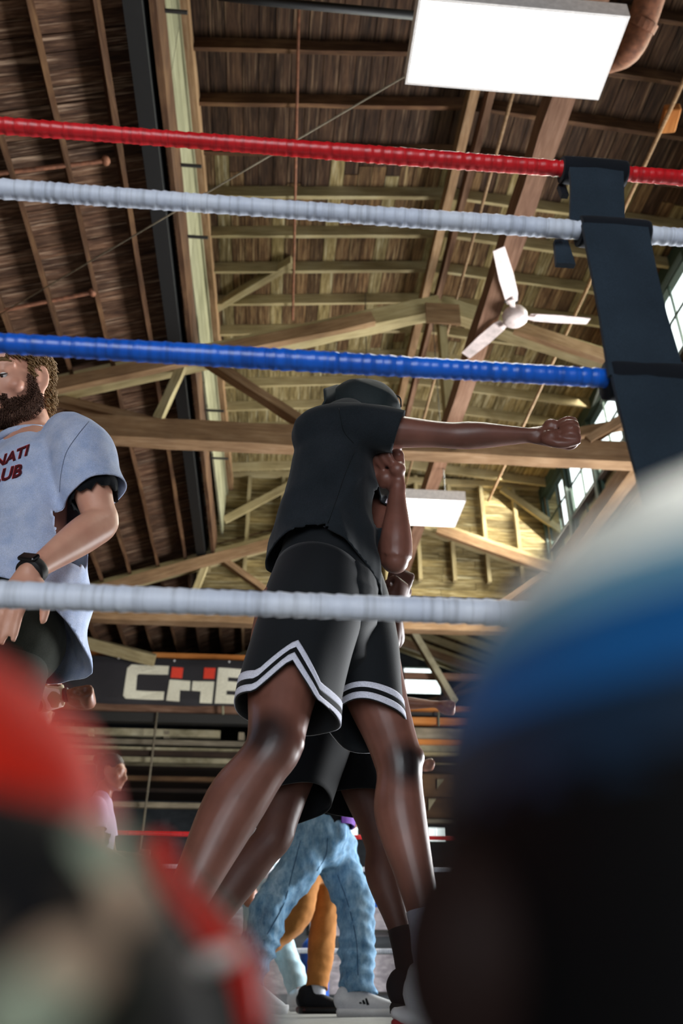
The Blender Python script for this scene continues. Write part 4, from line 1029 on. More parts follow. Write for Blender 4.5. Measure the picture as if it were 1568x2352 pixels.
bm = bmesh.new(); d = (ra-rk).normalized(); tube(bm, [(ra-d*.12, .038, .038), (ra, .042, .044), (ra+d*.04, .043, .046)], (0, 1, 0), 16, 3, dome=False); link('sock', from_bm(bm, True), M['sock_grey'], bx)
print('boxer ok')

# ================= 2. second boxer close behind =================
b2 = thing('person', (at(745, 1640, 2.85).x, 2.85, 0), 'second boxer half hidden behind, in plain black shorts and black socks with fists up', 'person')
rh, rk, ra = at(700, 1655, 2.8), at(628, 1922, 2.7), at(410, 2225, 2.66)
lh, lk, la = at(790, 1655, 2.98), at(872, 1930, 2.92), at(938, 2205, 2.86)
bm = bmesh.new()
rs, re_, rw = at(775, 1330, 2.7), at(892, 1478, 2.66), at(912, 1388, 2.66)
ls, le, lw = at(800, 1340, 3.0), at(905, 1470, 2.85), at(905, 1375, 2.72)
arm(bm, rs, re_, rw, .95, (0, 1, 0)); fist(bm, rw, (.2, .0, 1), (-.6, .6, .1), -1, .9, True)
arm(bm, ls, le, lw, .95, (0, 1, 0)); fist(bm, lw, (.35, -.1, 1), (-.2, .9, .1), -1, 1.1, True)
neck = at(770, 1290, 2.85)
head(bm, at(790, 1190, 2.85), (.95, -.1, -.2), (.2, 0, 1), .98, neck)
tube(bm, [(neck, .07, .06), (at(765, 1350, 2.85), .14, .1), (at(750, 1500, 2.85), .12, .09), (at(745, 1660, 2.87), .13, .1)], (0, 1, 0), 18, 4)
leg(bm, rh, rk, ra, (.93, -.2, .1), 1.08); leg(bm, lh, lk, la, (.95, -.2, .1), 1.02)
link('body', remesh(bm, .007, 3), M['skin_dark2'], b2)
hose('tshirt', [([T(745, 1640, 2.86, .19, .14), T(750, 1500, 2.85, .165, .115), T(765, 1380, 2.85, .185, .115), T(772, 1310, 2.85, .12, .08), T(775, 1285, 2.85, .075, .06)], (0, 1, 0), 24, 4, True, 2.3),
                ([(rs, .075, .07), (lerp(rs, re_, .6), .066, .062), (lerp(rs, re_, .8), .064, .06)], (0, 1, 0), 18, 4), ([(ls, .075, .07), (lerp(ls, le, .6), .066, .062), (lerp(ls, le, .8), .064, .06)], (0, 1, 0), 18, 4)],
     M['black_cloth'], b2, .012, [(lerp(rs, re_, .62), re_-rs, .12), (lerp(ls, le, .62), le-ls, .12)], lambda p: wrinkle(p, 9, .006, 3), 3, .004)
st_ = [(at(730, 1600, 2.84), .15, .14), (at(712, 1680, 2.8), .15, .145), (at(684, 1760, 2.76), .14, .14), (at(660, 1830, 2.73), .135, .135), (at(642, 1895, 2.71), .132, .135)]
shorts_leg(b2, st_, (-.25, -1, 0), lambda t: .06-.06*math.sin(t), M['black_cloth'], False, seed=3.3, amp=.007)
st_ = [(at(770, 1600, 2.92), .15, .14), (at(785, 1680, 2.94), .15, .14), (at(805, 1750, 2.94), .135, .135), (at(822, 1820, 2.93), .13, .13), (at(834, 1880, 2.92), .128, .128)]
shorts_leg(b2, st_, (-.25, -1, 0), lambda t: .05+.03*math.cos(t-1.0), M['black_cloth'], False, seed=8.3, amp=.007)
for kn, an, hx_ in ((lk, la, 1), (rk, ra, -1)):
    bm = bmesh.new(); d = (an-kn).normalized(); tube(bm, [(an-d*.09, .038, .042), (an-d*.03, .036, .042), (an+d*.02, .04, .045), (an+Vector((.02, 0, -.06)), .045, .05)], (0, 1, 0), 16, 3, dome=False); link('sock', from_bm(bm, True), M['trim_black'], b2)
P, up, sd, uo, L = shoe(b2, Vector((la.x-.06, la.y, .04)), Vector((la.x+.24, la.y-.05, 0)), M['shoe_black'], M['black'], h=.09, width=.042); laces(uo, P, M['trim_black'])
P, up, sd, uo, L = shoe(b2, Vector((ra.x-.06, ra.y, .08)), Vector((ra.x+.2, ra.y-.05, 0)), M['shoe_black'], M['black'], h=.1); laces(uo, P, M['trim_black'])

# ================= 3. bearded man at the left =================
gm = thing('person', (at(60, 1500, 2.02).x, 2.02, 0), 'bearded fair-haired man in grey lettered tee at the left edge, hand on hip', 'person')
gf = Vector((-.80, -.6, 0)).normalized(); gl = Vector((.6, -.80, 0)).normalized()       # facing, and his left
hf = Vector((-.43, -.84, -.5)); hl_ = Vector((.89, -.456, 0)).normalized()
ear = at(93, 872, 1.9); hs = 1.06
hc = ear-hl_*.078*hs+hf.normalized()*.012*hs+Vector((0, 0, .012))
neck = at(66, 1000, 2.0)
ls, le, lw = at(184, 1026, 1.86), at(232, 1200, 1.86), at(64, 1318, 1.72)
rs, re_, rw = neck-gl*.19+Vector((0, 0, -.05)), neck-gl*.27+Vector((0, 0, -.36)), neck-gl*.2+gf*.2+Vector((0, 0, -.42))
tc = lambda py: at(62-max(0, py-1250)*.33, py, 2.0)
bm = bmesh.new()
head(bm, hc, hf, (0, 0, 1), hs, neck)
arm(bm, ls, le, lw, 1.14, (0, 1, 0)); hd = (at(-10, 1440, 1.68)-lw); open_hand(bm, lw, hd, (.1, .9, -.5), 1, 1.02, .16, .07)
arm(bm, rs, re_, rw, 1.1, (0, 1, 0)); open_hand(bm, rw, (-.3, -.4, -.8), (.4, .8, 0), -1, 1.0, .2)
tube(bm, [(neck, .075, .068), (tc(1090), .15, .09), (tc(1250), .12, .085), (tc(1420), .115, .08)], gl, 18, 4)
for q in (-1, 1):
    h0 = tc(1480)+gl*(.055 if q > 0 else -.1); k0 = Vector((h0.x+gf.x*.03, h0.y+gf.y*.03, .52)); a0 = Vector((h0.x, h0.y, .1)); leg(bm, h0-Vector((0, 0, .05)), k0, a0, gf, 1.0)
link('body', remesh(bm, .0055, 3), M['skin_light'], gm)
eyes(gm, hc, hf, (0, 0, 1), hs, M['eye'], M['iris']); brows(gm, hc, hf, (0, 0, 1), hs, M['hair_fair'])
c, hx, hy, hz = head_frame(hc, hf); rot = Matrix(((hx.x, hy.x, hz.x), (hx.y, hy.y, hz.y), (hx.z, hy.z, hz.z)))
L3 = lambda a, b, d: c+(hx*a+hy*b+hz*d)*hs
def fur(name, pts, m, parent, seedv, width=.006, length=.03, flow=None):
    """a mass of small tapered locks rooted at points with a growth direction"""
    rng = random.Random(seedv); bm = bmesh.new()
    for p, d in pts:
        d = Vector(d).normalized(); f = (Vector(flow) if flow is not None else d); g_ = (d*.35+f*.9+Vector((rng.uniform(-.25, .25), rng.uniform(-.25, .25), rng.uniform(-.25, .25)))).normalized()
        Ls = length*rng.uniform(.6, 1.2); w = width*rng.uniform(.7, 1.3); s = g_.cross(d)
        if s.length < .05: s = g_.cross(Vector((0, 0, 1)))
        s.normalize(); a = [bm.verts.new(Vector(p)-d*.004+s*w), bm.verts.new(Vector(p)-d*.004-s*w), bm.verts.new(Vector(p)+d*w*1.2)]
        mid = Vector(p)+g_*Ls*.55+d*.004; b_ = [bm.verts.new(mid+s*w*.8), bm.verts.new(mid-s*w*.8), bm.verts.new(mid+d*w)]
        t = bm.verts.new(Vector(p)+g_*Ls)
        for i in range(3):
            bm.faces.new((a[i], a[(i+1) % 3], b_[(i+1) % 3], b_[i])); bm.faces.new((b_[i], b_[(i+1) % 3], t))
    return link(name, from_bm(bm, True), m, parent)
# hair: cap of hair plus locks
def hairline(a, b, d):   # local head coordinates, True where hair grows
    if d > .095: return b < .085
    if d > .05: return b < .064
    if d > .0: return b < .022
    if d > -.075: return b < -.028
    return False
bm = bmesh.new(); ball(bm, L3(0, -.02, .042), (.080*hs, .101*hs, .090*hs), rot, 22); ball(bm, L3(0, -.05, -.03), (.063*hs, .058*hs, .07*hs), rot, 14)
me = remesh(bm, .006, 2); bmq = bmesh.new(); bmq.from_mesh(me)
def loc(p): q = (p-c)/hs; return q.dot(hx), q.dot(hy), q.dot(hz)
bmesh.ops.delete(bmq, geom=[f for f in bmq.faces if not hairline(*loc(f.calc_center_median()))], context='FACES')
pts = [(v.co.copy(), v.normal.copy()) for v in bmq.verts]; bmq.to_mesh(me); bmq.free()
displace(me, lambda p: wrinkle(p, 60, .004, 1)); hair = solid(link('hair', me, M['hair_fair'], gm), .006)
random.seed(3); fur('hair_locks', random.sample(pts, min(1500, len(pts))), M['hair_fair'], hair, 5, .003, .022, -hy*.55-hz*.75)
# beard
def beardzone(a, b, d):
    if d > .0: return False
    if abs(a) > .05 and d > -.05: return .004 < b < .03-.1*d
    if b > .07 and -.083 < d < -.06 and abs(a) < .021: return False
    if abs(a) < .032 and b > .07 and -.062 < d < -.049: return True
    return b > .0 and d < -.048-.22*(b-.02)
bm = bmesh.new(); head(bm, hc, hf, (0, 0, 1), hs*1.0, None, False); me = remesh(bm, .006, 2); bmq = bmesh.new(); bmq.from_mesh(me)
bmesh.ops.delete(bmq, geom=[f for f in bmq.faces if not beardzone(*loc(f.calc_center_median()))], context='FACES')
bmq.normal_update()
pts = [(v.co.copy(), v.normal.copy()) for v in bmq.verts]
for v in bmq.verts: v.co += v.normal*(.0035+.0015*noise.noise(v.co*90))
bmq.to_mesh(me); bmq.free(); bd = link('beard', me, M['beard'], gm)
fur('beard_locks', [(p+n*.003, n) for p, n in pts for _ in range(2)], M['beard'], bd, 8, .0013, .011, -hz*.8+hy*.1)
# the tee
def gtee_fold(p):
    q = Vector(p); d = wrinkle(q, 7, .012, 6)+wrinkle(q, 15, .005, 2); low = max(0, min(1, (1.28-q.z)/.25))
    return d+fold(q, (.5, -.5, .75), 22, .018, 1.5, 2.2)*low
sd_ = (le-ls).normalized(); send = lerp(ls, le, .66)
tubes = [([(at(32, 1520, 2.03), .20, .165), (at(40, 1440, 2.02), .192, .16), (at(56, 1320, 2.0), .18, .145), (at(60, 1200, 2.0), .178, .13), (at(60, 1110, 2.0), .185, .125), (at(62, 1075, 2.0), .165, .1), (at(66, 1040, 2.0), .115, .082), (at(68, 1008, 2.0), .075, .07), (at(70, 985, 2.0), .07, .066)], tuple(gl), 28, 4, True, 2.25),
         ([(ls-sd_*.04-gl*.05, .085, .08), (ls+sd_*.03, .09, .082), (lerp(ls, le, .35), .082, .08), (send, .082, .082), (lerp(ls, le, .85), .08, .08)], tuple(gl), 20, 4),
         ([(rs, .085, .08), (lerp(rs, re_, .4), .08, .075), (lerp(rs, re_, .75), .078, .074)], tuple(gl), 18, 4)]
gt = hose('tshirt', tubes, M['grey_tee'], gm, .0085, [(send, sd_+Vector((.3, -.1, -.1)), .17, lambda q: near_axis(send, sd_, .1)(q) and (q-send).dot(gl) > -.06), (lerp(rs, re_, .58), re_-rs, .13), (at(70, 1468, 2.03), Vector((-.42, -.32, -1)), .5, lambda q: q.z < 1.0), (at(68, 1008, 2.0)+gf*.02, Vector((-.1, 0, 1))+gf*.2, .2)], gtee_fold, 3, .004)
M['seam_grey'] = cloth('grey_tee_seam', '#6d7890', None, 300, .9, .2)
seam(gt.data, [(204, 968), (178, 1000), (152, 1040), (140, 1090), (137, 1130)], gt, M['seam_grey'], .001)
bm = bmesh.new(); R = []
for i in range(24):
    a = 2*PI*i/24; R.append(at(70, 1008, 2.0)+gl*.084*math.cos(a)+gf*(.078*math.sin(a)+.004)+Vector((0, 0, -.012-.022*math.sin(a))))
bmc = [(p, .011, .009) for p in R+[R[0]]]
tube(bm, bmc, (0, 0, 1), 8, 1, dome=False); link('collar', from_bm(bm, True), M['grey_tee'], gt)
M['varsity'] = plain('dark_red_chest_print', '#4a141c', .7, .2, 0, .2, 60); M['varsity_edge'] = plain('bright_red_print_edge', '#b8302c', .7, .2)
def glyphs(rows, m, parent, name, Hgt):
    pass
def text_on(me, body, pix0, pix1, hgt, m, parent, name, off, bold=.012, slant=.0):
    """letters set along a line of photo pixels and laid on the cloth"""
    cu = bpy.data.curves.new('t', 'FONT'); cu.body = body; cu.size = 1.0; cu.offset = bold; cu.resolution_u = 2
    o = bpy.data.objects.new('t', cu); TMP.collection.objects.link(o); TMP.view_layers[0].update(); dg = TMP.view_layers[0].depsgraph
    tm = bpy.data.meshes.new_from_object(o.evaluated_get(dg)); bpy.data.objects.remove(o)
    bmq = bmesh.new(); bmq.from_mesh(tm); bmesh.ops.triangulate(bmq, faces=bmq.faces); bmesh.ops.subdivide_edges(bmq, edges=[e for e in bmq.edges if e.calc_length() > .12], cuts=2)
    xs = [v.co.x for v in bmq.verts]; x0, x1 = min(xs), max(xs); tr = on_cloth(me, None, None)
    for v in bmq.verts:
        u = (v.co.x-x0)/(x1-x0); w = v.co.y
        px = pix0[0]+(pix1[0]-pix0[0])*u+slant*w*hgt; py = pix0[1]+(pix1[1]-pix0[1])*u-w*hgt
        d = ray(px, py).normalized(); h = tr.ray_cast(CAMP, d); v.co = (h[0]-d*off) if h[0] is not None else CAMP+d*2.2
    me2 = from_bm(bmq); bpy.data.meshes.remove(tm); return link(name, me2, m, parent)
for (body, a, b, h_) in (('NATI', (-14, 1075), (62, 1044), 34), ('CLUB', (-46, 1118), (48, 1092), 40)):
    text_on(gt.data, body, a, b, h_, M['varsity_edge'], gt, 'chest_lettering', .004, .045, .25)
    text_on(gt.data, body, a, b, h_, M['varsity'], gt, 'chest_lettering', .0062, .022, .25)
# fitness band
bm = bmesh.new(); fd = (lw-le).normalized(); wp = lerp(le, lw, .95); sdv = fd.cross(Vector((0, 0, 1))).normalized()
tube(bm, [(wp-fd*.011, .036, .032), (wp, .0375, .0335), (wp+fd*.011, .036, .032)], tuple(sdv), 24, 3, dome=False); wb = link('wristband', from_bm(bm, True), M['black'], gm)
upv = (Vector((0, -.55, .8))-fd*Vector((0, -.55, .8)).dot(fd)).normalized()
beam('band_screen', wp+upv*.034-fd*.013, wp+upv*.034+fd*.013, .044, .01, plain('dark_band_screen', '#0c0e10', .2, .6), wb, up=upv, bev=.003)
M['tattoo'] = plain('black_tattoo_ink', '#1a1718', .6, .3)
# black undersleeve lace showing at the sleeve opening
bm = bmesh.new(); R = []
n = 40
for k, t in ((0, .5), (1, .6), (2, .7)):
    cc = lerp(ls, le, t); u = gl-sd_*gl.dot(sd_); u.normalize(); v_ = sd_.cross(u)
    R.append([cc+(u*math.cos(2*PI*i/n)+v_*math.sin(2*PI*i/n))*(.068-.004*k)+(sd_*(.006*math.sin(i*2.1)+.006*math.sin(i*5.3)) if k == 2 else Vector((0, 0, 0))) for i in range(n)])
add_rings(bm, np.array([[tuple(q) for q in r] for r in R])); solid(link('undersleeve', from_bm(bm, True), M['black_cloth'], gm), .003)
hose('shorts_seat', [([(tc(1395), .15, .13), (tc(1440), .17, .155), (tc(1490), .17, .16), (tc(1540), .14, .13)], tuple(gl), 22, 4, True, 2.2)], M['olive'], gm, .011, (), lambda p: wrinkle(p, 9, .008, 4), 3, 0)
# shorts
for q in (-1, 1):
    h0 = tc(1480)+gl*(.055 if q > 0 else -.1)
    st_ = [(h0+Vector((0, 0, .06))-gl*.02*q, .10, .125), (h0-Vector((0, 0, .03))-gl*.01*q, .105, .13), (h0+gf*.01+Vector((0, 0, -.16)), .105, .125), (h0+gf*.02+Vector((0, 0, -.36)), .105, .12)]
    shorts_leg(gm, st_, tuple(gl), lambda t: .02, M['olive'], False, seed=2.0+q, amp=.012)
    P, up, sd, uo, L = shoe(gm, Vector((h0.x-gf.x*.08, h0.y-gf.y*.08, 0)), Vector((h0.x+gf.x*.2, h0.y+gf.y*.2, 0)), M['shoe_black'], M['sole_white']); laces(uo, P, M['white_cloth'])

# ================= 4. the people further back =================
def trousers(parent, pel, hips, knees, ankles, m, w=1.0, seed=1, amp=.012, hem_r=.075, voxel=.013, flare=.0):
    tubes = [([(pel+Vector((0, 0, .13)), .15*w, .12*w), (pel+Vector((0, 0, .04)), .165*w, .135*w), (pel+Vector((0, 0, -.015)), .14*w, .115*w)], (.0, 1, 0), 22, 4, True, 2.2)]; cuts = []
    for h, k, a in zip(hips, knees, ankles):
        e = a+(a-k).normalized()*.08
        tubes.append(([(h+Vector((0, 0, .05)), .11*w, .11*w), (lerp(h, k, .4), .1*w, .096*w), (k, .088*w, .084*w), (lerp(k, a, .5), (.083+flare)*w, .08*w), (a, (hem_r+flare), hem_r+flare), (e, hem_r+flare, hem_r+flare)], (0, 1, 0), 20, 5))
        cuts.append((a+(a-k).normalized()*.03, a-k, .14))
    def fld(p):
        q = Vector(p); d = wrinkle(q, 9, amp*.7, seed)+wrinkle(q, 22, amp*.25, seed+4); low = 1 if q.z < .35 else .45
        return d+fold(q, (.25, .1, 1), 46, amp*.7, 1.8, seed)*low+fold(q, (.7, .2, -.7), 30, amp*.5, 1.6, seed+2)*(.6 if q.z > .35 else .2)
    return hose('trousers', tubes, m, parent, voxel, cuts, fld, 2, .004)
def figure(parent, sm, neck, hcen, hfw, pel, hips, knees, ankles, fwd, arms, voxel=.011, s=1.0):
    bm = bmesh.new(); head(bm, hcen, hfw, (0, 0, 1), s, neck)
    side = Vector(fwd).cross(Vector((0, 0, 1)))
    tube(bm, [(neck, .065, .055), (lerp(neck, pel, .25), .14, .09), (lerp(neck, pel, .65), .11, .085), (pel, .12, .09)], tuple(side), 16, 4)
    for h, k, a in zip(hips, knees, ankles): leg(bm, h, k, a, fwd, .98*s)
    for (sh, el, wr, kind, palm, th) in arms:
        arm(bm, sh, el, wr, .95*s, (.1, .2, .97)); d = (wr-el)
        (fist(bm, wr, d, palm, th, .95*s) if kind == 'fist' else open_hand(bm, wr, d, palm, th, .95*s, .3))
    return link('body', remesh(bm, voxel, 2), sm, parent)
def crop_hair(parent, hcen, hfw, m, s=1.0, bun=False):
    c, x, y, z = head_frame(hcen, hfw); rt = Matrix(((x.x, y.x, z.x), (x.y, y.y, z.y), (x.z, y.z, z.z))); bm = bmesh.new()
    ball(bm, c+(y*-.026+z*.05)*s, (.081*s, .1*s, .085*s), rt, 12); ball(bm, c+(y*-.05+z*-.01)*s, (.07*s, .066*s, .07*s), rt, 10)
    if bun: ball(bm, c+(y*-.11+z*.09)*s, (.05*s, .05*s, .045*s), rt, 10)
    me = remesh(bm, .01, 2); displace(me, lambda p: wrinkle(p, 70, .004)); return link('hair', me, m, parent)
def top(parent, neck, pel, fwd, arms, m, w=1.0, name='tshirt', sleeve=.55, hem=-.02, seed=1, voxel=.013):
    side = tuple(Vector(fwd).cross(Vector((0, 0, 1)))); up_ = neck-pel
    tubes = [([(pel+up_*(hem-.1), .185*w, .15*w), (pel+up_*hem, .18*w, .145*w), (lerp(pel, neck, .4), .17*w, .125*w), (lerp(pel, neck, .75), .19*w, .12*w), (lerp(pel, neck, .93), .13*w, .08*w), (neck+up_*.03, .065, .06)], side, 22, 4, True, 2.2)]; cuts = [(pel+up_*hem, -up_, .35)]
    for (sh, el, wr, kind, palm, th) in arms:
        if sleeve <= 1: tubes.append(([(sh, .078*w, .075*w), (lerp(sh, el, sleeve*.7), .072*w, .068*w), (lerp(sh, el, sleeve+.18), .068*w, .066*w)], (.1, .2, .97), 16, 4)); cuts.append((lerp(sh, el, sleeve), el-sh, .13))
        else: tubes.append(([(sh, .078*w, .075*w), (el, .06*w, .06*w), (lerp(el, wr, .85), .048, .046), (lerp(el, wr, 1.0), .04, .038)], (.1, .2, .97), 16, 5)); cuts.append((lerp(el, wr, .9), wr-el, .1))
    return hose(name, tubes, m, parent, voxel, cuts, lambda p: wrinkle(p, 8, .01, seed)+wrinkle(p, 18, .004, seed), 2, .004)
# 4a denim man, purple shirt
J = 5.0; G = lambda px, py, Y: at(px, py, Y)
pj = thing('person', (G(740, 1900, J).x, J, 0), 'man in faded blue jeans, purple shirt and white trainers lunging behind the legs', 'person')
pel = G(737, 1938, J); hips = (G(712, 1960, J-.05), G(765, 1960, J+.12)); kne = (G(626, 2075, J-.15), G(816, 2075, J+.05)); ank = (G(566, 2235, J-.2), G(822, 2268, J))
nk = pel+Vector((.12, 0, .56)); hcn = nk+Vector((.05, -.02, .17))
s1, s2 = nk+Vector((.05, -.17, -.06)), nk+Vector((.02, .18, -.06))
e1 = G(905, 1612, J-.2); w1 = G(1004, 1618, J-.25); arms = [(s1, lerp(s1, e1, .98), w1, 'fist', (0, -.3, -1), 1), (s2, s2+Vector((.2, .1, -.16)), s2+Vector((.32, 0, .08)), 'fist', (-1, 0, 0), 1)]
figure(pj, M['skin_mid'], nk, hcn, (1, -.2, -.1), pel, hips, kne, ank, Vector((1, -.2, 0)), arms)
crop_hair(pj, hcn, (1, -.2, -.1), M['hair_black'])
top(pj, nk, pel, Vector((1, -.2, 0)), arms, M['black_cloth'], .98, hem=.02)
dj = trousers(pj, pel, hips, kne, ank, M['denim'], 1.2, 3, .024, .092)
hose('overshirt', [([(pel+Vector((.02, 0, .0)), .2, .165), (lerp(pel, nk, .4), .2, .15), (lerp(pel, nk, .8), .2, .14), (nk, .12, .09)], (0, 1, 0), 20, 4, True, 2.2)], M['purple'], pj, .014, [(pel+Vector((.05, 0, .075)), Vector((.1, 0, -1)), .4), (pel+Vector((.115, -.02, .1)), Vector((-1, .1, 0)), .26)], lambda p: wrinkle(p, 10, .015, 2), 2, .004)
M['seam'] = cloth('dark_denim_stitch', '#2c4c6b', None, 300, .9, .2)
seam(dj.data, [(690, 1930), (672, 2000), (650, 2080), (605, 2160)], dj, M['seam']); seam(dj.data, [(775, 2010), (800, 2080), (818, 2160), (822, 2240)], dj, M['seam']); seam(dj.data, [(752, 1925), (748, 1965), (728, 2000)], dj, M['seam'])
hl = Vector((G(774, 2333, J).x, J-.02, 0)); P, up, sd, uo, L = shoe(pj, hl, hl+Vector((.36, -.08, 0)), M['shoe_white'], M['sole_white'], h=.1, sole=.036, width=.05); laces(uo, P, M['white_cloth'], .036)
for pl_ in ([(838, 2294), (842, 2292), (848, 2308), (842, 2309)], [(831, 2298), (835, 2296), (840, 2306), (834, 2307)], [(824, 2303), (828, 2301), (832, 2305), (826, 2306)]):
    wrap_patch('shoe_stripe', uo.data, pl_, M['trim_black'], uo, .004, sub=1)
hl = Vector((ank[0].x-.06, ank[0].y, .06)); P, up, sd, uo, L = shoe(pj, hl, Vector((ank[0].x+.2, ank[0].y-.04, 0)), M['shoe_white'], M['sole_white'], sole=.036); laces(uo, P, M['white_cloth'], .036)
# 4b tan trousers
J = 6.0
pt = thing('person', (G(725, 1990, J).x, J, 0), 'man in tan trousers and black trainers behind the denim legs', 'person')
pel = G(722, 1985, J); hips = (G(705, 2000, J-.05), G(745, 2000, J+.1)); kne = (G(682, 2105, J-.1), G(744, 2110, J+.1)); ank = (G(580, 2195, J-.1), G(729, 2258, J))
nk = pel+Vector((.1, 0, .55)); hcn = nk+Vector((.05, -.02, .17)); s1, s2 = nk+Vector((.05, -.17, -.06)), nk+Vector((.02, .18, -.06))
w1 = G(962, 1757, J-.1); arms = [(s1, lerp(s1, w1, .54)+Vector((0, 0, -.01)), w1, 'fist', (0, -.3, -1), 1), (s2, s2+Vector((.15, .05, -.2)), s2+Vector((.28, -.05, .04)), 'fist', (-1, 0, 0), 1)]
figure(pt, M['skin_mid'], nk, hcn, (1, -.2, -.1), pel, hips, kne, ank, Vector((1, -.2, 0)), arms); crop_hair(pt, hcn, (1, -.2, -.1), M['hair_black'])
top(pt, nk, pel, Vector((1, -.2, 0)), arms, M['white_cloth'], .95, hem=.02, seed=4); trousers(pt, pel, hips, kne, ank, M['tan_cloth'], 1.05, 6, .011, .07)
hl = Vector((G(687, 2316, J).x, J, 0)); P, up, sd, uo, L = shoe(pt, hl, hl+Vector((.32, -.06, 0)), M['shoe_black'], M['black'], h=.11, sole=.036, width=.052); laces(uo, P, M['trim_black'], .036)
bm = bmesh.new(); tube(bm, [(P(-.015, 0, .021), .03, .02), (P(.12, 0, .021), .05, .02)], sd, 12, 3); link('heel_patch', from_bm(bm, True), plain('dark_red_heel', '#4d1518', .5), uo)
bm = bmesh.new(); rod(bm, [ank[1]+Vector((0, 0, .02)), ank[1]+Vector((0, 0, -.09))], .05, 14, 2); link('sock', from_bm(bm, True), M['white_cloth'], pt)
P, up, sd, uo, L = shoe(pt, Vector((ank[0].x-.06, ank[0].y, .06)), Vector((ank[0].x+.2, ank[0].y, 0)), M['shoe_black'], M['black'])
# 4c pale jeans, white tee
J = 7.0
pp = thing('person', (G(610, 2060, J).x, J, 0), 'person in pale blue jeans and white tee with lowered arm, farthest back between the legs', 'person')
pel = G(612, 2052, J); hips = (G(592, 2065, J-.05), G(632, 2065, J+.08)); kne = (G(585, 2150, J-.1), G(645, 2160, J+.05)); ank = (G(560, 2270, J), G(682, 2262, J))
nk = pel+Vector((-.06, 0, .52)); hcn = nk+Vector((.04, -.02, .17)); s1, s2 = nk+Vector((.0, -.18, -.06)), nk+Vector((0, .18, -.06))
arms = [(s1, G(588, 1985, J-.25), G(578, 2035, J-.3), 'open', (0, .6, .3), 1), (s2, s2+Vector((.0, .06, -.28)), s2+Vector((.14, -.02, -.46)), 'fist', (-1, 0, 0), 1)]
figure(pp, M['skin_mid'], nk, hcn, (1, -.3, -.1), pel, hips, kne, ank, Vector((1, -.3, 0)), arms); crop_hair(pp, hcn, (1, -.3, -.1), M['hair_black'])
top(pp, nk, pel, Vector((1, -.3, 0)), arms, M['white_cloth'], 1.0, hem=.0, seed=9); trousers(pp, pel, hips, kne, ank, M['denim_pale'], 1.1, 11, .012, .085)
for a in ank: shoe(pp, Vector((a.x-.05, a.y, 0)), Vector((a.x+.22, a.y-.05, 0)), M['shoe_white'], M['sole_white'])
# 4d camouflage sleeve at the left
J = 3.2
pc = thing('person', (G(-40, 1700, J).x, J, 0), 'person in camouflage long-sleeved top with black wristband, fist held out before the banner', 'person')
w1 = G(152, 1596, J); s1 = G(-30, 1590, J); nk = s1+Vector((-.06, .17, .07)); pel = nk+Vector((-.04, .02, -.54)); hcn = nk+Vector((.04, 0, .17))
s2 = nk+Vector((-.04, .18, -.06)); arms = [(s1, lerp(s1, w1, .52)+Vector((0, 0, -.02)), w1, 'fist', (0, -.35, -1), 1), (s2, s2+Vector((.15, .0, -.2)), s2+Vector((.25, -.05, .05)), 'fist', (-1, 0, 0), 1)]
hips = (pel+Vector((0, -.1, -.05)), pel+Vector((0, .1, -.05))); kz = pel.z*.5; kne = (Vector((pel.x-.06, pel.y-.15, kz)), Vector((pel.x+.12, pel.y+.12, kz))); ank = (Vector((pel.x-.3, pel.y-.15, .13)), Vector((pel.x+.12, pel.y+.12, .1)))
figure(pc, M['skin_mid'], nk, hcn, (1, -.1, 0), pel, hips, kne, ank, Vector((1, -.1, 0)), arms, .009); crop_hair(pc, hcn, (1, -.1, 0), M['hair_black'])
top(pc, nk, pel, Vector((1, -.1, 0)), arms, M['camo'], 1.0, 'hoodie', 2, seed=2); trousers(pc, pel, hips, kne, ank, M['black_cloth'], 1.0, 4, .01, .07)
el = arms[0][1]; d = (w1-el).normalized(); bm = bmesh.new(); tube(bm, [(lerp(el, w1, .74), .044, .042), (lerp(el, w1, .92), .041, .04)], (0, 1, 0), 18, 2, dome=False); link('cuff', from_bm(bm, True), cloth('stone_ribbed_cuff', '#a9a48c', '#9c967c', 200), pc)
bm = bmesh.new(); tube(bm, [(w1-d*.008, .031, .027), (w1+d*.006, .031, .027)], (0, 1, 0), 18, 2, dome=False); link('wristband', from_bm(bm, True), M['black'], pc)
for a in ank: shoe(pc, Vector((a.x-.05, a.y, 0)), Vector((a.x+.22, a.y-.03, 0)), M['shoe_black'], M['sole_white'])
# 4e woman in lilac
J = 5.8
pw_ = thing('person', (G(235, 1950, J).x, J, 0), 'woman with dark bun and pale lilac top in profile left of hanging cord', 'person')
hcn = G(258, 1776, J); nk = hcn+Vector((-.05, 0, -.18)); pel = nk+Vector((-.02, 0, -.5)); s1, s2 = nk+Vector((.0, -.16, -.06)), nk+Vector((0, .16, -.06))
arms = [(s1, s1+Vector((.06, -.04, -.27)), s1+Vector((.24, -.02, -.33)), 'open', (0, .6, .3), 1), (s2, s2+Vector((.08, .05, -.25)), s2+Vector((.25, 0, -.25)), 'fist', (-1, 0, 0), 1)]
hips = (pel+Vector((0, -.1, -.05)), pel+Vector((0, .1, -.05))); kne = (Vector((pel.x+.02, pel.y-.1, .42)), Vector((pel.x+.04, pel.y+.1, .42))); ank = (Vector((pel.x-.02, pel.y-.1, .1)), Vector((pel.x, pel.y+.1, .1)))
figure(pw_, M['skin_mid'], nk, hcn, (.97, -.25, -.05), pel, hips, kne, ank, Vector((1, -.2, 0)), arms, .009, .95); crop_hair(pw_, hcn, (.97, -.25, -.05), M['hair_black'], .97, True)
top(pw_, nk, pel, Vector((1, -.2, 0)), arms, M['lilac'], .92, hem=-.05, seed=5); trousers(pw_, pel, hips, kne, ank, M['black_cloth'], .95, 5, .008, .065)
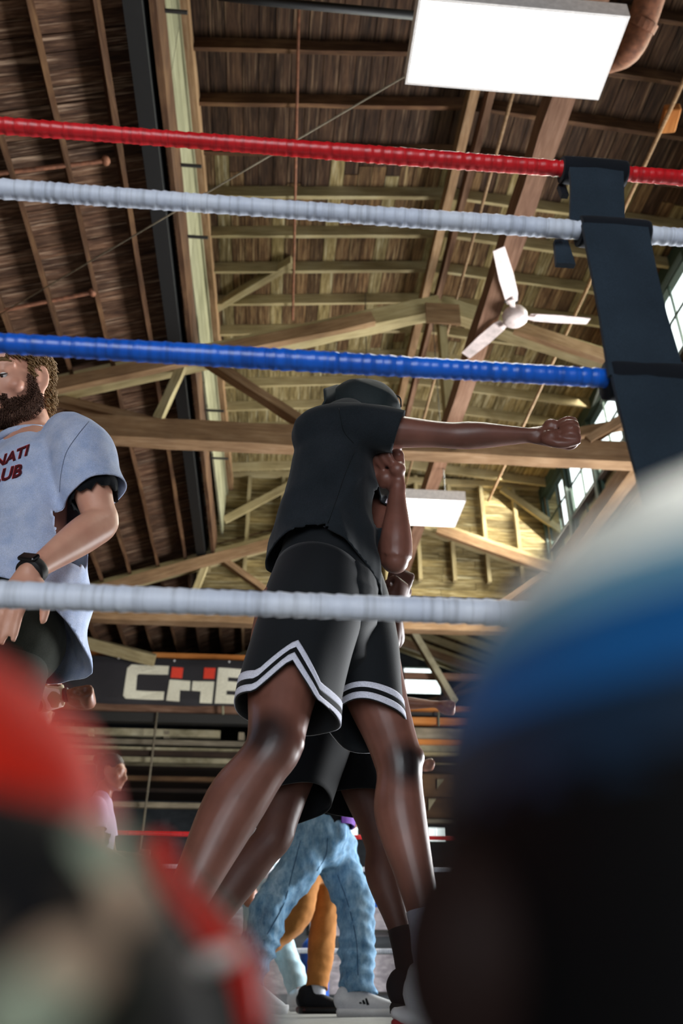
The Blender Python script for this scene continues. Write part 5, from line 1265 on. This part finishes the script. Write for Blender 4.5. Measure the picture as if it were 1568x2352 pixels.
for a in ank: shoe(pw_, Vector((a.x-.05, a.y, 0)), Vector((a.x+.2, a.y-.03, 0)), M['shoe_white'], M['sole_white'])
print('people ok')

# ================= 5. gloves lying close to the lens =================
M['leather_red'] = plain('red_glove_vinyl', '#c0210f', .6, .22, 0, .08, 40)
M['leather_black'] = plain('black_glove_vinyl', '#070708', .6, .12, 0, .2, 40)
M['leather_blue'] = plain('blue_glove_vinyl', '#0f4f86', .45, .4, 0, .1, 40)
M['highlight_falloff_teal'] = plain('glove_highlight_falloff', '#5d8aa0', .45, .4, 0, .1, 40)
M['shade_falloff_navy'] = plain('glove_shade_falloff', '#0a2236', .45, .4, 0, .1, 40)
M['pale_tab_highlight'] = plain('pale_tab_and_highlight', '#dfe5dc', .4, .5, 0, .05, 40)  # label tab colour, also the right glove's painted highlight
M['patch_tan'] = plain('tan_glove_patch', '#a48b74', .7, .2); M['patch_green'] = plain('grey_green_glove_patch', '#848c78', .7, .2)
M['glove_camo'] = camo_mat('camouflage_glove_vinyl', ('#0c0b0c', '#0d0c0e', '#3b342c', '#2b2e27'), 60)
# left: red, black and camouflage
YL = .13
gl1 = thing('boxing_glove', at(150, 2352, YL), 'very blurred red and black camouflage boxing glove filling the lower left corner', 'glove', 'gloves on the ring apron')
q = lambda px, py, y=YL: at(px-45, py+40, y)
bm = bmesh.new(); tube(bm, [(q(-510, 1590, .15), .018, .018), (q(-372, 1735, .145), .0265, .028), (q(-230, 1895, .14), .030, .031), (q(-92, 2040, .137), .028, .030), (q(20, 2140, .14), .021, .024)], (0, 1, 0), 24, 6); link('fist_padding', remesh(bm, .0025, 3), M['leather_red'], gl1)
bm = bmesh.new(); tube(bm, [(q(-330, 2160, .115), .022, .022), (q(-170, 2210, .12), .024, .024), (q(-40, 2270, .125), .026, .026), (q(60, 2380, .135), .027, .027), (q(140, 2530, .145), .028, .026)], (0, 1, 0), 24, 6); link('cuff', remesh(bm, .0025, 3), M['glove_camo'], gl1)
for (px, py, yy, r1, r2, mm) in ((225, 1965, .112, .0046, .0036, 'patch_green'), (255, 2075, .112, .0044, .0040, 'patch_tan'), (150, 2230, .1, .0046, .0036, 'patch_tan'), (60, 2330, .095, .0055, .0036, 'patch_green')):
    bm = bmesh.new(); ball(bm, at(px, py, yy), (r1, .0015, r2), n=8); link('camouflage_patch', from_bm(bm, True), M[mm], gl1)
bm = bmesh.new(); tube(bm, [(at(360, 1945, .2), .0026, .0026), (at(405, 2040, .2), .003, .003), (at(495, 2150, .2), .0036, .0036), (at(548, 2240, .2), .0042, .0042), (at(562, 2380, .2), .0045, .0045)], (0, 1, 0), 12, 5); link('piping', from_bm(bm, True), M['leather_red'], gl1)
bm = bmesh.new(); tube(bm, [(at(330, 1990, .215), .005, .005), (at(420, 2130, .213), .010, .010), (at(490, 2260, .21), .014, .012), (at(520, 2420, .21), .016, .014)], (0, 1, 0), 20, 5); link('thumb', from_bm(bm, True), M['leather_black'], gl1)
bm = bmesh.new(); tube(bm, [(at(425, 2225, .192), .003, .002), (at(520, 2195, .192), .003, .002)], (0, 1, 0), 12, 3); link('label_tab', from_bm(bm, True), M['pale_tab_highlight'], gl1)
# right: blue and black, highlight and its falloff coloured in as bands
YR = .14
gl2 = thing('boxing_glove', at(1600, 2352, YR), 'very blurred tall black and blue boxing glove with painted top highlight at the lower right', 'glove', 'gloves on the ring apron')
cR = at(1925, 1945, YR); rR = 845/FPX*(YR*.87+.03)
bm = bmesh.new(); tube(bm, [(Vector((cR.x, cR.y, .002)), rR*.95, rR*.95), (Vector((cR.x, cR.y, cR.z*.5)), rR*.98, rR*.98), (cR, rR, rR), (cR+Vector((0, 0, rR*.02)), rR*.998, rR*.998)], (0, 1, 0), 32, 6, dome=False); link('fist_padding', from_bm(bm, True), M['leather_black'], gl2)
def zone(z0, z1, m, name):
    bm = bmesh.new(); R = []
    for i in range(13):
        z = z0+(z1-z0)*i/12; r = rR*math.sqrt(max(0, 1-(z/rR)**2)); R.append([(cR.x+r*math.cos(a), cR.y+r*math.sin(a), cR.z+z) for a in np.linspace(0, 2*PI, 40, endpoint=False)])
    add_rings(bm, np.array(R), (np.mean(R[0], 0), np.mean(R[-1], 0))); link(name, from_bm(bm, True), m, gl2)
zone(rR*.02, rR*.2, M['shade_falloff_navy'], 'shade_falloff_band'); zone(rR*.2, rR*.38, M['leather_blue'], 'band'); zone(rR*.38, rR*.5, M['highlight_falloff_teal'], 'highlight_falloff_band'); zone(rR*.5, rR*.999, M['pale_tab_highlight'], 'top_highlight')
bm = bmesh.new(); t0 = at(1105, 2420, YR-.01); tube(bm, [(t0, .008, .008), (at(1085, 2260, YR-.012), .011, .011), (at(1100, 2120, YR-.012), .011, .011), (at(1150, 2010, YR), .007, .007)], (0, 1, 0), 16, 5); link('thumb', from_bm(bm, True), plain('dark_brown_glove_vinyl', '#1c100d', .7, .12), gl2)
bpy.data.scenes.remove(TMP)
print('all ok')
